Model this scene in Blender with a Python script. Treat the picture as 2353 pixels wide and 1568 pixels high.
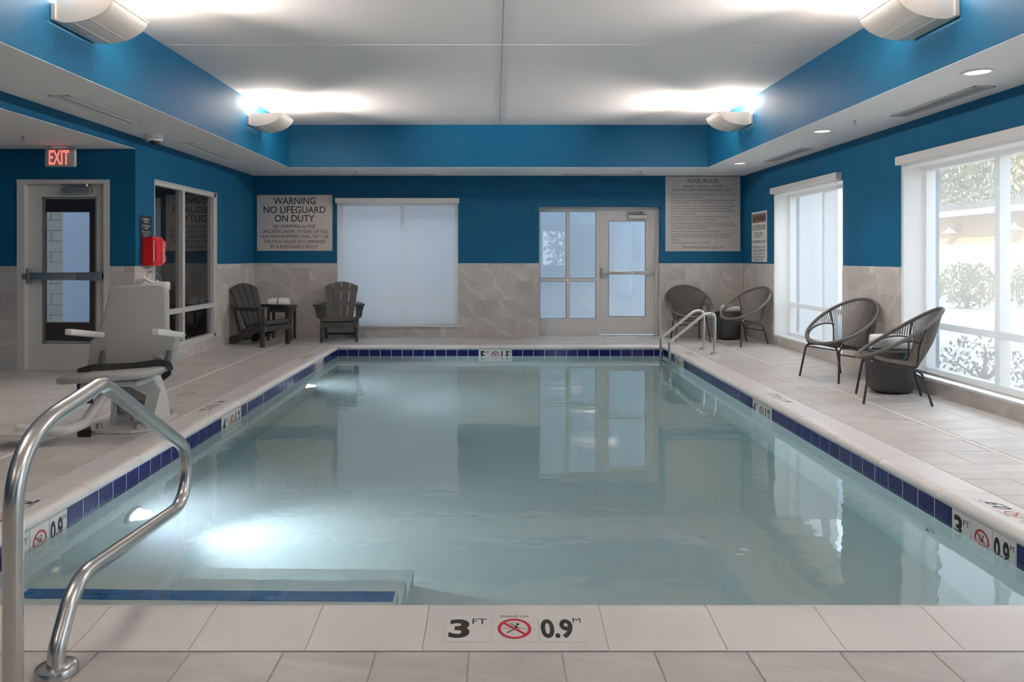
import bpy, bmesh, math, random
from mathutils import Vector, Matrix, Euler
random.seed(7)
PI = math.pi
S = bpy.context.scene
COL = S.collection
for o in list(bpy.data.objects): bpy.data.objects.remove(o)

# ---------------------------------------------------------------- camera, world, sun, exposure
W, H = 2353, 1568
F, CX, CY, EYE = 1700.0, 1139.0, 591.0, 1.30
cam = bpy.data.cameras.new('camera'); camo = bpy.data.objects.new('camera', cam); COL.objects.link(camo)
camo.location = (0, 0, EYE); camo.rotation_euler = (PI/2, 0, 0)
cam.sensor_width = 36; cam.lens = F/W*36
cam.shift_x = (W/2 - CX)/W; cam.shift_y = -(H/2 - CY)/W
cam.clip_start = 0.05; cam.clip_end = 300
S.camera = camo
S.view_settings.view_transform = 'Standard'; S.view_settings.look = 'None'
S.view_settings.gamma = 1; S.view_settings.use_curve_mapping = False
S.view_settings.exposure = 2.03
try:
    c = S.cycles
    c.use_denoising = True; c.max_bounces = 14; c.diffuse_bounces = 6; c.glossy_bounces = 6
    c.transmission_bounces = 10; c.transparent_max_bounces = 16
    c.sample_clamp_indirect = 6; c.blur_glossy = 0.6
    c.caustics_reflective = False; c.caustics_refractive = True
except Exception: pass
wd = bpy.data.worlds.new('world'); S.world = wd; wd.use_nodes = True
bg = wd.node_tree.nodes['Background']; bg.inputs[0].default_value = (0.70, 0.84, 1.0, 1); bg.inputs[1].default_value = 1.5
sl = bpy.data.lights.new('sun', 'SUN'); sl.energy = 4.0; sl.angle = 0.01; sl.color = (1, .93, .82)
so = bpy.data.objects.new('sun', sl); COL.objects.link(so)
so.rotation_euler = Vector((0.55, 0.65, -0.50)).to_track_quat('-Z', 'Y').to_euler(); so.location = (-20, -20, 20)
FILL_W = 150.0         # added sideways fill spot at each sconce
SCONCE_W = 9.0       # each of the two bulbs in a wall sconce
DOWN_W = 20.0         # each recessed downlight
POOL_W = 72.0        # each underwater lamp

# ---------------------------------------------------------------- helpers
class MB:
    def __init__(s): s.v = []; s.f = []
    def add(s, vs, fs, M=None):
        n = len(s.v)
        s.v += [tuple(M @ Vector(p)) if M is not None else tuple(p) for p in vs]
        s.f += [tuple(i+n for i in f) for f in fs]; return s
    def box(s, x0, x1, y0, y1, z0, z1, M=None):
        vs = [(x0,y0,z0),(x1,y0,z0),(x1,y1,z0),(x0,y1,z0),(x0,y0,z1),(x1,y0,z1),(x1,y1,z1),(x0,y1,z1)]
        return s.add(vs, [(0,3,2,1),(4,5,6,7),(0,1,5,4),(1,2,6,5),(2,3,7,6),(3,0,4,7)], M)
    def rbox(s, x0, x1, y0, y1, z0, z1, b=.01, seg=2, M=None):
        bm = bmesh.new(); bmesh.ops.create_cube(bm, size=1)
        for v in bm.verts:
            v.co = ((x0+x1)/2+v.co.x*(x1-x0), (y0+y1)/2+v.co.y*(y1-y0), (z0+z1)/2+v.co.z*(z1-z0))
        b = min(b, .49*min(x1-x0, y1-y0, z1-z0))
        bmesh.ops.bevel(bm, geom=list(bm.edges), offset=b, segments=seg, affect='EDGES', profile=.5)
        bm.verts.index_update()
        s.add([v.co[:] for v in bm.verts], [[v.index for v in f.verts] for f in bm.faces], M); bm.free(); return s
    def prism(s, poly, d0, d1, axes=((1,0,0),(0,0,1),(0,1,0)), M=None):
        U, V, D = [Vector(a) for a in axes]; n = len(poly)
        vs = [U*a+V*b+D*d0 for a, b in poly] + [U*a+V*b+D*d1 for a, b in poly]
        fs = [tuple(range(n)), tuple(range(2*n-1, n-1, -1))] + [(i, i+n, (i+1)%n+n, (i+1)%n) for i in range(n)]
        return s.add(vs, fs, M)
    def tube(s, pts, r, n=8, caps=True, closed=False, M=None):
        P = [Vector(p) for p in pts]; m = len(P); T = []
        for i in range(m):
            if closed: t = P[(i+1)%m]-P[i-1]
            else: t = P[min(i+1, m-1)]-P[max(i-1, 0)]
            T.append(t.normalized() if t.length > 1e-9 else Vector((0,0,1)))
        a = Vector((0,0,1)) if abs(T[0].z) < .9 else Vector((1,0,0))
        N = (a - T[0]*a.dot(T[0])).normalized(); vs = []; fs = []
        for i in range(m):
            N = (N - T[i]*N.dot(T[i])); N = N.normalized() if N.length > 1e-6 else T[i].orthogonal().normalized()
            B = T[i].cross(N); ri = r[i] if isinstance(r, (list, tuple)) else r
            for k in range(n):
                an = 2*PI*k/n; vs.append(P[i] + N*ri*math.cos(an) + B*ri*math.sin(an))
        R = m if closed else m-1
        for i in range(R):
            j = (i+1) % m
            for k in range(n): fs.append((i*n+k, i*n+(k+1)%n, j*n+(k+1)%n, j*n+k))
        if caps and not closed:
            fs.append(tuple(range(n-1, -1, -1))); fs.append(tuple((m-1)*n+k for k in range(n)))
        return s.add(vs, fs, M)
    def lathe(s, prof, n=24, c=(0,0,0), M=None):
        vs = []; fs = []; m = len(prof)
        for r, z in prof:
            for k in range(n):
                a = 2*PI*k/n; vs.append((c[0]+r*math.cos(a), c[1]+r*math.sin(a), c[2]+z))
        for i in range(m-1):
            for k in range(n): fs.append((i*n+k, i*n+(k+1)%n, (i+1)*n+(k+1)%n, (i+1)*n+k))
        fs.append(tuple(range(n-1, -1, -1))); fs.append(tuple((m-1)*n+k for k in range(n)))
        return s.add(vs, fs, M)
    def quad(s, a, b, c_, d, M=None): return s.add([a, b, c_, d], [(0,1,2,3)], M)
    def mesh(s, name, mat, smooth=False, ang=35):
        me = bpy.data.meshes.new(name); me.from_pydata([tuple(v) for v in s.v], [], s.f); me.update()
        bm = bmesh.new(); bm.from_mesh(me); bmesh.ops.recalc_face_normals(bm, faces=list(bm.faces)); bm.to_mesh(me); bm.free()
        if smooth:
            me.shade_smooth()
            try: me.set_sharp_from_angle(angle=math.radians(ang))
            except Exception: pass
        if mat: me.materials.append(mat)
        return me
    def build(s, name, mat, parent=None, smooth=False, ang=35, loc=(0,0,0)):
        return put(name, s.mesh(name, mat, smooth, ang), parent, loc)

def put(name, me, parent=None, loc=(0,0,0), rot=None):
    o = bpy.data.objects.new(name, me); COL.objects.link(o); o.location = loc
    if rot is not None: o.rotation_euler = rot
    if parent: o.parent = parent
    return o
def tag(o, label, cat, group=None, kind=None):
    o['label'] = label; o['category'] = cat
    if group: o['group'] = group
    if kind: o['kind'] = kind
    return o
def thing(name, label, cat, loc=(0,0,0), rz=0, group=None):
    o = bpy.data.objects.new(name, None); COL.objects.link(o); o.location = loc; o.rotation_euler = (0,0,rz)
    o.empty_display_size = .1
    return tag(o, label, cat, group)
def struct(name, mb, mat, label, cat, smooth=False):
    return tag(mb.build(name, mat, None, smooth), label, cat, kind='structure')
def sempty(name, label, cat, loc=(0,0,0)):
    o = thing(name, label, cat, loc); o['kind'] = 'structure'; return o
def kids(o): return [c_ for c_ in bpy.data.objects if c_.parent == o]
def copy_tree(o, parent=None):
    c_ = o.copy(); COL.objects.link(c_); c_.parent = parent
    for ch in kids(o): copy_tree(ch, c_)
    return c_
def fillet(pts, rad, seg=6):
    P = [Vector(p) for p in pts]; out = [P[0]]
    for i in range(1, len(P)-1):
        a, b, c_ = P[i-1], P[i], P[i+1]; r = rad[i] if isinstance(rad, dict) else rad
        u = (a-b); v = (c_-b); ang = u.angle(v); d = min(r/math.tan(ang/2), u.length*.49, v.length*.49)
        p0 = b+u.normalized()*d; p1 = b+v.normalized()*d
        for k in range(seg+1):
            t = k/seg; out.append(p0*(1-t)**2 + b*2*t*(1-t) + p1*t*t)
    out.append(P[-1]); return out
def frame(o, right, up):
    r = Vector(right).normalized(); u = Vector(up).normalized(); n = r.cross(u)
    return Matrix(((r.x,u.x,n.x,o[0]),(r.y,u.y,n.y,o[1]),(r.z,u.z,n.z,o[2]),(0,0,0,1)))

# ---------------------------------------------------------------- materials
def lin(r, g, b):
    f = lambda c_: (c_/255/12.92) if c_/255 <= .04045 else ((c_/255+.055)/1.055)**2.4
    return (f(r), f(g), f(b), 1)
def base(name):
    m = bpy.data.materials.new(name); m.use_nodes = True; nt = m.node_tree
    return m, nt, nt.nodes['Principled BSDF']
def mat(name, col, rough=.5, metal=0, var=0, scale=20, bump=0, bscale=200, spec=.5, coat=0, rnd=0):
    m, nt, p = base(name)
    p.inputs['Base Color'].default_value = (*col[:3], 1); p.inputs['Roughness'].default_value = rough
    p.inputs['Metallic'].default_value = metal; p.inputs['Specular IOR Level'].default_value = spec
    p.inputs['Coat Weight'].default_value = coat
    L = nt.links
    geo = nt.nodes.new('ShaderNodeNewGeometry')
    if var or rnd:
        val = None
        if var:
            n = nt.nodes.new('ShaderNodeTexNoise'); n.inputs['Scale'].default_value = scale; n.inputs['Detail'].default_value = 3
            L.new(geo.outputs['Position'], n.inputs['Vector'])
            mr = nt.nodes.new('ShaderNodeMapRange'); mr.inputs[3].default_value = 1-var; mr.inputs[4].default_value = 1+var
            L.new(n.outputs[0], mr.inputs[0]); val = mr.outputs[0]
        if rnd:
            oi = nt.nodes.new('ShaderNodeObjectInfo')
            m2 = nt.nodes.new('ShaderNodeMapRange'); m2.inputs[3].default_value = 1-rnd; m2.inputs[4].default_value = 1+rnd
            L.new(oi.outputs['Random'], m2.inputs[0])
            if val is None: val = m2.outputs[0]
            else:
                mm = nt.nodes.new('ShaderNodeMath'); mm.operation = 'MULTIPLY'; L.new(val, mm.inputs[0]); L.new(m2.outputs[0], mm.inputs[1]); val = mm.outputs[0]
        vm = nt.nodes.new('ShaderNodeVectorMath'); vm.operation = 'SCALE'; vm.inputs[0].default_value = col[:3]
        L.new(val, vm.inputs['Scale']); L.new(vm.outputs[0], p.inputs['Base Color'])
    if bump:
        n = nt.nodes.new('ShaderNodeTexNoise'); n.inputs['Scale'].default_value = bscale; n.inputs['Detail'].default_value = 2
        L.new(geo.outputs['Position'], n.inputs['Vector'])
        b = nt.nodes.new('ShaderNodeBump'); b.inputs['Strength'].default_value = bump; b.inputs['Distance'].default_value = .004
        L.new(n.outputs[0], b.inputs['Height']); L.new(b.outputs[0], p.inputs['Normal'])
    return m
def stone(name, col, rough, rnd=.09, vein=.25, stretch=(1,1,1)):
    m, nt, p = base(name); L = nt.links
    p.inputs['Roughness'].default_value = rough
    geo = nt.nodes.new('ShaderNodeNewGeometry'); oi = nt.nodes.new('ShaderNodeObjectInfo')
    mul = nt.nodes.new('ShaderNodeVectorMath'); mul.operation = 'MULTIPLY'; mul.inputs[1].default_value = stretch
    L.new(geo.outputs['Position'], mul.inputs[0])
    off = nt.nodes.new('ShaderNodeVectorMath'); off.operation = 'SCALE'; off.inputs[0].default_value = (31, 17, 23); L.new(oi.outputs['Random'], off.inputs['Scale'])
    ad = nt.nodes.new('ShaderNodeVectorMath'); ad.operation = 'ADD'; L.new(mul.outputs[0], ad.inputs[0]); L.new(off.outputs[0], ad.inputs[1])
    n1 = nt.nodes.new('ShaderNodeTexNoise'); n1.inputs['Scale'].default_value = 2.2; n1.inputs['Detail'].default_value = 6; n1.inputs['Distortion'].default_value = 1.2
    n2 = nt.nodes.new('ShaderNodeTexNoise'); n2.inputs['Scale'].default_value = 30; n2.inputs['Detail'].default_value = 4
    n3 = nt.nodes.new('ShaderNodeTexWave'); n3.inputs['Scale'].default_value = 1.1; n3.inputs['Distortion'].default_value = 9; n3.inputs['Detail'].default_value = 3
    n3.inputs['Detail Scale'].default_value = .8; n3.bands_direction = 'DIAGONAL'
    for n in (n1, n2, n3): L.new(ad.outputs[0], n.inputs['Vector'])
    def mrange(src, a, b, lo=0, hi=1):
        r = nt.nodes.new('ShaderNodeMapRange'); r.inputs[1].default_value = lo; r.inputs[2].default_value = hi
        r.inputs[3].default_value = a; r.inputs[4].default_value = b; L.new(src, r.inputs[0]); return r.outputs[0]
    def mulv(a, b):
        x = nt.nodes.new('ShaderNodeMath'); x.operation = 'MULTIPLY'; L.new(a, x.inputs[0]); L.new(b, x.inputs[1]); return x.outputs[0]
    v = mulv(mrange(n1.outputs[0], .86, 1.14, .25, .75), mrange(n2.outputs[0], .95, 1.05))
    v = mulv(v, mrange(oi.outputs['Random'], 1-rnd, 1+rnd))
    v = mulv(v, mrange(n3.outputs[0], 1, 1+vein, .90, 1))
    hue = nt.nodes.new('ShaderNodeMix'); hue.data_type = 'RGBA'; hue.inputs[6].default_value = (*col[:3], 1)
    hue.inputs[7].default_value = (col[0]*.95, col[1]*1.0, col[2]*.98, 1); L.new(n1.outputs[0], hue.inputs[0])
    vm = nt.nodes.new('ShaderNodeVectorMath'); vm.operation = 'SCALE'; L.new(hue.outputs[2], vm.inputs[0]); L.new(v, vm.inputs['Scale'])
    L.new(vm.outputs[0], p.inputs['Base Color'])
    b = nt.nodes.new('ShaderNodeBump'); b.inputs['Strength'].default_value = .12; b.inputs['Distance'].default_value = .003
    L.new(n2.outputs[0], b.inputs['Height']); L.new(b.outputs[0], p.inputs['Normal'])
    return m
def emis(name, col, st):
    m, nt, p = base(name); p.inputs['Base Color'].default_value = (*col[:3], 1)
    p.inputs['Emission Color'].default_value = (*col[:3], 1); p.inputs['Emission Strength'].default_value = st; return m
def glass(name, tint=(1,1,1), ior=1.75):
    m = bpy.data.materials.new(name); m.use_nodes = True; nt = m.node_tree; nt.nodes.clear(); L = nt.links
    out = nt.nodes.new('ShaderNodeOutputMaterial'); mx = nt.nodes.new('ShaderNodeMixShader')
    t = nt.nodes.new('ShaderNodeBsdfTransparent'); t.inputs[0].default_value = (*tint, 1)
    g = nt.nodes.new('ShaderNodeBsdfGlossy'); g.inputs['Roughness'].default_value = .0
    fr = nt.nodes.new('ShaderNodeFresnel'); ge = nt.nodes.new('ShaderNodeNewGeometry')
    im = nt.nodes.new('ShaderNodeMapRange'); im.inputs[3].default_value = ior; im.inputs[4].default_value = 1/ior     # same reflection from both sides of the pane
    L.new(ge.outputs['Backfacing'], im.inputs[0]); L.new(im.outputs[0], fr.inputs[0])
    L.new(fr.outputs[0], mx.inputs[0]); L.new(t.outputs[0], mx.inputs[1]); L.new(g.outputs[0], mx.inputs[2]); L.new(mx.outputs[0], out.inputs[0])
    return m
def fabric(name, col, see, trans):
    m = bpy.data.materials.new(name); m.use_nodes = True; nt = m.node_tree; nt.nodes.clear(); L = nt.links
    out = nt.nodes.new('ShaderNodeOutputMaterial'); m1 = nt.nodes.new('ShaderNodeMixShader'); m2 = nt.nodes.new('ShaderNodeMixShader')
    d = nt.nodes.new('ShaderNodeBsdfDiffuse'); d.inputs[0].default_value = (*col, 1)
    tl = nt.nodes.new('ShaderNodeBsdfTranslucent'); tl.inputs[0].default_value = (*col, 1)
    tr = nt.nodes.new('ShaderNodeBsdfTransparent')
    m1.inputs[0].default_value = trans; L.new(d.outputs[0], m1.inputs[1]); L.new(tl.outputs[0], m1.inputs[2])
    m2.inputs[0].default_value = see; L.new(m1.outputs[0], m2.inputs[1]); L.new(tr.outputs[0], m2.inputs[2]); L.new(m2.outputs[0], out.inputs[0])
    return m

M_BLUE = mat('blue_paint', (.002, .092, .195), .55, spec=.25, var=.06, scale=6, bump=.35, bscale=160)
M_CEIL = mat('ceiling_paint', (.82, .765, .745), .8, bump=.35, bscale=260)
M_SOFF = mat('soffit_paint', (.84, .81, .79), .7, bump=.1, bscale=220)
M_WTILE = stone('wall_tile_stone', (.50, .455, .43), .42, .12, .16)
M_DTILE = stone('deck_tile_stone', (.51, .47, .45), .38, .05, .07, (1, 2.6, 1))
M_GROUT = mat('grout', (.43, .41, .39), .9, var=.08, scale=40)
M_WJOINT = mat('wall_joint', (.62, .59, .56), .9)
M_WGROUT = mat('white_grout', (.66, .66, .64), .8)
M_COPE = mat('coping_ceramic', (.70, .665, .645), .32, var=.05, scale=3, bump=.08, bscale=90, rnd=.025)
M_NAVY = mat('navy_glazed_tile', (.008, .008, .115), .12, var=.15, scale=30, bump=.12, bscale=35, coat=.1)
M_MOS = mat('blue_mosaic', (.03, .16, .42), .25, rnd=.2)
M_PLAST = mat('pool_plaster', (.80, .87, .85), .7, var=.04, scale=5)
M_FRAME = mat('door_paint', (.60, .575, .55), .4, var=.02, scale=8)
M_ALU = mat('window_aluminium', (.60, .59, .575), .35, metal=.15)
M_STEEL = mat('stainless', (.58, .57, .55), .27, metal=1, var=.08, scale=60)
M_CHROME = mat('brushed_hardware', (.46, .44, .42), .36, metal=.9)
M_WHITE = mat('white_enamel', (.80, .775, .74), .4)
M_SCON = mat('sconce_enamel', (.60, .555, .51), .45)
M_CASS = mat('shade_cassette', (.62, .595, .575), .5)
M_SLOT = mat('vent_dark', (.02, .019, .018), .8)
M_VENT = mat('vent_enamel', (.66, .64, .62), .45)
M_VENTG = mat('vent_shadow_enamel', (.40, .385, .37), .6)
M_SIGN = mat('sign_board', (.52, .475, .45), .5)
M_SIGNW = mat('sign_white', (.74, .72, .70), .45)
M_INK = mat('sign_ink', (.012, .012, .013), .5)
M_BLACK = mat('black_plastic', (.012, .011, .011), .45)
M_RED = mat('red_plastic', (.55, .006, .010), .3)
M_REDINK = mat('red_ink', (.50, .012, .02), .4)
M_BROWN = mat('header_brown', (.24, .13, .09), .5)
M_MARK = mat('marker_ceramic', (.70, .67, .65), .4)
M_POLY = mat('charcoal_lumber', (.040, .037, .033), .5, var=.08, scale=30, bump=.1, bscale=80)
M_SCREW = mat('screw_steel', (.6, .6, .6), .3, metal=1)
M_CORD = mat('grey_cord', (.115, .106, .098), .6, var=.1, scale=300)
M_TUBE = mat('bronze_tube', (.030, .022, .020), .4)
M_DRUM = mat('charcoal_drum', (.045, .043, .044), .5)
M_TOWEL = mat('white_towel', (.78, .76, .74), .95, bump=.8, bscale=240)
M_BAND = mat('towel_band', (.02, .02, .02), .6)
M_LIFT = mat('lift_seat_plastic', (.30, .30, .285), .55, var=.07, scale=90, bump=.1, bscale=300)
M_LIFTW = mat('lift_white', (.55, .535, .515), .35)
M_DARKROOM = mat('dark_room_wall', (.075, .058, .052), .8)
M_CMU = mat('block_paint', (.26, .30, .285), .6, rnd=.08)
M_PALE = mat('exterior_stucco', (.62, .64, .66), .9)
M_GROUND = mat('concrete_ground', (.58, .56, .52), .9, var=.08, scale=1.2)
M_BRICK = mat('far_brick', (.36, .23, .12), .9, var=.2, scale=9)
M_ROOF = mat('far_roof', (.065, .058, .05), .9)
M_SOFD = mat('far_soffit', (.16, .16, .165), .9)
M_LEAF = mat('leaf_green', (.13, .145, .085), .7, var=.4, scale=4)
M_LEAFY = mat('leaf_yellow', (.30, .265, .13), .7, var=.4, scale=4)
M_BARK = mat('bark', (.12, .09, .07), .9)
M_GLASS = glass('clear_glass', (.97, .985, .98))
M_DGLASS = glass('tinted_glass', (.62, .58, .57), 2.3)
M_EGLASS = glass('door_glass', (.80, .78, .77), 1.5)
M_EXIT = emis('exit_letters', (1.0, .13, .10), .42)
M_LED = emis('downlight_lens', (1.0, .88, .74), .35)
M_BULB = emis('bulb_glow', (1.0, .93, .82), 20)
M_POOLLENS = emis('pool_lamp_lens', (.70, .72, 1.0), 6)
M_FAB = fabric('solar_fabric', (.66, .64, .61), .33, .28)
M_FABB = fabric('back_solar_fabric', (.80, .80, .80), .30, .5)

# ---------------------------------------------------------------- text
def tmesh(body, bold=0.0):
    cu = bpy.data.curves.new('lettering', 'FONT'); cu.body = body; cu.resolution_u = 8 if bold > .02 else 3; cu.fill_mode = 'FRONT'; cu.offset = bold
    ob = bpy.data.objects.new('lettering', cu); COL.objects.link(ob)
    me = bpy.data.meshes.new_from_object(ob.evaluated_get(bpy.context.evaluated_depsgraph_get()))
    vs = [v.co.copy() for v in me.vertices]; fs = [tuple(p.vertices) for p in me.polygons]
    bpy.data.objects.remove(ob); bpy.data.curves.remove(cu); bpy.data.meshes.remove(me)
    return vs, fs
def text(mb, body, cx, cy, w, h, M=None, bold=0.0, align='C'):
    """one line, its cap height h, squeezed to width w (0 = natural) and centred (C) or starting (L) at cx; cy is the middle"""
    vs, fs = tmesh(body, bold)
    if not vs: return
    x0 = min(v.x for v in vs); x1 = max(v.x for v in vs)
    cap = .70; sy = h/cap; sx = (w/(x1-x0)) if w else sy
    ox = cx - (x0+x1)/2*sx if align == 'C' else cx - x0*sx
    mb.add([(v.x*sx+ox, v.y*sy+cy-h/2, 0.0) for v in vs], fs, M)

def lettering(b, m, parent):
    o = b.build('lettering', m, parent); o['kind'] = 'stuff'; return o
# ---------------------------------------------------------------- tile pieces
_tc = {}
def tilemesh(w, h, t, ch, m, nm='tile'):
    k = (round(w, 3), round(h, 3), round(t, 3), ch, m.name)
    if k not in _tc:
        w, h = k[0], k[1]
        a, b = w/2, h/2; c_ = ch
        vs = [(-a,-b,0),(a,-b,0),(a,b,0),(-a,b,0),(-a,-b,t-c_),(a,-b,t-c_),(a,b,t-c_),(-a,b,t-c_),(-a+c_,-b+c_,t),(a-c_,-b+c_,t),(a-c_,b-c_,t),(-a+c_,b-c_,t)]
        fs = [(0,3,2,1),(0,1,5,4),(1,2,6,5),(2,3,7,6),(3,0,4,7),(4,5,9,8),(5,6,10,9),(6,7,11,10),(7,4,8,11),(8,9,10,11)]
        me = bpy.data.meshes.new(nm); me.from_pydata(vs, [], fs); me.materials.append(m); me.update(); _tc[k] = me
    return _tc[k]
def subtract(rects, hole):
    out = []; a0, a1, b0, b1 = hole
    for (u0, u1, v0, v1) in rects:
        if u1 <= a0 or u0 >= a1 or v1 <= b0 or v0 >= b1: out.append((u0, u1, v0, v1)); continue
        if v0 < b0: out.append((u0, u1, v0, b0))
        if v1 > b1: out.append((u0, u1, b1, v1))
        w0, w1 = max(v0, b0), min(v1, b1)
        if u0 < a0: out.append((u0, a0, w0, w1))
        if u1 > a1: out.append((a1, u1, w0, w1))
    return out
def tile_area(parent, M, u0, u1, rows, holes, m, t=.012, gap=.004, name='tile', bed=None):
    """rows: list of (v0, v1, joint offset, tile length); M maps (u, v, n) to the world"""
    rot = M.to_euler(); bd = MB()
    for (v0, v1, off, ln) in rows:
        k = math.floor((u0-off)/ln); 
        while off+k*ln < u1 - 1e-6:
            a, b = max(u0, off+k*ln), min(u1, off+(k+1)*ln); k += 1
            if b-a < .008: continue
            rs = [(a, b, v0, v1)]
            for h in holes: rs = subtract(rs, h)
            for (p, q, r_, s_) in rs:
                if q-p < .008 or s_-r_ < .008: continue
                me = tilemesh(q-p-gap, s_-r_-gap, t, .002, m, name)
                put(name, me, parent, M @ Vector(((p+q)/2, (r_+s_)/2, 0)), rot)
                if bed: bd.box(p, q, r_, s_, .0005, t-.0025, M)
    if bed: bd.build('grout_bed', bed, parent)['kind'] = 'stuff'

# ---------------------------------------------------------------- room dimensions
XL, XR, YB, YN = -3.93, 4.03, 12.01, -6.0      # side walls, back wall, wall behind the camera
YA = 8.07                                        # alcove wall (door at far left)
XA = -6.5
ZS, ZC, ZA, ZW = 2.62, 3.246, 2.48, 1.20        # soffit, tray ceiling, alcove ceiling, wainscot top
TX0, TX1, TY1, TY0 = -3.04, 3.12, 10.88, -4.9   # tray opening
PX0, PX1, PY0, PY1 = -2.287, 2.44, 2.70, 10.72  # pool tile faces
CX0, CX1, CY0, CY1 = -2.57, 2.722, 2.443, 10.99  # outer edge of the coping
ZWAT = -.125
WIN_Z0, WIN_Z1 = .165, 2.20
def holes_wall(mb, u0, u1, v0, v1, holes, boxf):
    rs = [(u0, u1, v0, v1)]
    for h in holes: rs = subtract(rs, h)
    for r in rs: boxf(*r)

# --- walls
H_BACK = [(-2.565, -.61, WIN_Z0, WIN_Z1), (.70, 2.686, -.2, 2.125)]
mb = MB(); holes_wall(mb, XL-.3, XR+.3, -.2, ZC+.3, H_BACK, lambda a,b,c_,d: mb.box(a, b, YB, YB+.3, c_, d))
wall_back = struct('wall_back', mb, M_BLUE, 'far blue wall with grey stone tile wainscot behind the pool', 'wall')
H_RIGHT = [(8.585, 10.69, WIN_Z0, WIN_Z1), (4.2, 7.32, WIN_Z0, WIN_Z1), (-.6, 2.5, WIN_Z0, WIN_Z1)]
mb = MB(); holes_wall(mb, YN-.3, YB, -.2, ZC+.3, H_RIGHT, lambda a,b,c_,d: mb.box(XR, XR+.36, a, b, c_, d))
wall_right = struct('wall_right', mb, M_BLUE, 'blue window wall with grey stone tile wainscot along the right deck', 'wall')
H_LEFT = [(8.52, 10.44, WIN_Z0+.01, WIN_Z1)]
mb = MB(); holes_wall(mb, YA, YB, -.2, ZC+.3, H_LEFT, lambda a,b,c_,d: mb.box(XL-.16, XL, a, b, c_, d))
mb.box(XL-.16, XL, YN, YA, ZA+.003, ZC+.3)
wall_left = struct('wall_left', mb, M_BLUE, 'blue wall with interior window, running on as header over the alcove', 'wall')
H_ALC = [(-5.215, -4.21, -.2, 2.145)]
mb = MB(); holes_wall(mb, XA-.2, XL-.16, -.2, ZA+.2, H_ALC, lambda a,b,c_,d: mb.box(a, b, YA, YA+.16, c_, d))
wall_alcove = struct('wall_alcove', mb, M_BLUE, 'dark blue alcove wall around the exit door', 'wall')
mb = MB(); mb.box(XA-.2, XA, YN, YA, -.2, ZA+.2)
struct('wall_outer', mb, M_BLUE, 'blue side wall of the alcove outside the picture', 'wall')
H_REAR = [(1.9, 2.9, .92, 2.42)]
mb = MB(); holes_wall(mb, XA-.2, XR+.3, -.2, ZC+.3, H_REAR, lambda a,b,c_,d: mb.box(a, b, YN-.3, YN, c_, d))
struct('wall_rear', mb, M_BLUE, 'blue wall behind the viewer with one window', 'wall')

# --- ceiling, tray, soffits
mb = MB(); mb.box(TX0-.1, TX1+.1, TY0-.1, TY1+.1, ZC, ZC+.2)
ceiling = struct('ceiling', mb, M_CEIL, 'raised textured white tray ceiling over the pool', 'ceiling')
m2 = MB(); m2.box(.054, .066, TY0, TY1, ZC-.003, ZC); m2.build('seam', M_VENTG, ceiling)
m2 = MB(); m2.box(TX0, TX1, 6.776, 6.784, ZC-.0025, ZC); m2.build('seam', M_CEIL, ceiling)
for nm, r, lb in (('trim_1', (TX0-.06, TX0, TY0-.06, TY1+.06), 'blue fascia along the left side of the tray ceiling'),
                  ('trim_2', (TX1, TX1+.06, TY0-.06, TY1+.06), 'blue fascia along the window side of the tray ceiling'),
                  ('trim_3', (TX0, TX1, TY1, TY1+.06), 'blue fascia across the far end of the tray ceiling'),
                  ('trim_4', (TX0, TX1, TY0-.06, TY0), 'blue fascia of the tray ceiling behind the viewer')):
    mb = MB(); mb.box(r[0], r[1], r[2], r[3], ZS+.003, ZC+.02); struct(nm, mb, M_BLUE, lb, 'fascia')
for nm, r, lb in (('soffit_left', (XL, TX0-.001, YN, YB), 'white lowered soffit over the left deck'),
                  ('soffit_right', (TX1+.001, XR, YN, YB), 'white lowered soffit over the window side deck'),
                  ('soffit_far', (TX0, TX1, TY1+.001, YB), 'white lowered soffit along the far wall'),
                  ('soffit_near', (TX0, TX1, YN, TY0), 'white lowered soffit behind the viewer')):
    mb = MB(); mb.box(r[0], r[1], r[2], r[3], ZS, ZS+.05)
    o = struct(nm, mb, M_SOFF, lb, 'soffit')
mb = MB(); mb.box(XA, XL-.001, YN, YA, ZA, ZA+.1)
struct('ceiling_alcove', mb, M_SOFF, 'low white ceiling over the exit door alcove', 'ceiling')
mb = MB(); mb.box(-18, 4.4, YN-6, YB+.35, 3.6, 12.0); struct('wall_sun_block', mb, M_PALE, 'unseen block above the pool hall, added to shade the court and patio', 'wall')  # unseen mass added to keep the sun off the court and patio

# --- wainscot tiles
RZ = [(-.01, .31, 0), (.31, .614, .305), (.614, .915, 0), (.915, 1.127, .305), (1.127, 1.2, .15)]
def rows(base_): return [(a, b, base_+o, .61) for a, b, o in RZ]
tile_area(wall_back, frame((0, YB, 0), (1,0,0), (0,0,1)), XL, XR-.012, rows(-.283), H_BACK, M_WTILE, bed=M_WJOINT)
tile_area(wall_right, frame((XR, 0, 0), (0,-1,0), (0,0,1)), -YB+.012, -2.4, rows(-6.9), [(-b, -a, c_, d) for a,b,c_,d in H_RIGHT], M_WTILE, bed=M_WJOINT)
tile_area(wall_left, frame((XL, 0, 0), (0,1,0), (0,0,1)), YA, YB-.012, rows(8.2), H_LEFT, M_WTILE, bed=M_WJOINT)
tile_area(wall_alcove, frame((0, YA, 0), (1,0,0), (0,0,1)), XA, XL, rows(-4.2), H_ALC, M_WTILE, bed=M_WJOINT)

tile_area(wall_back, frame((2.686, 0, 0), (0,-1,0), (0,0,1)), -12.18, -YB, rows(-12.2), [], M_WTILE, bed=M_WJOINT)
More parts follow.
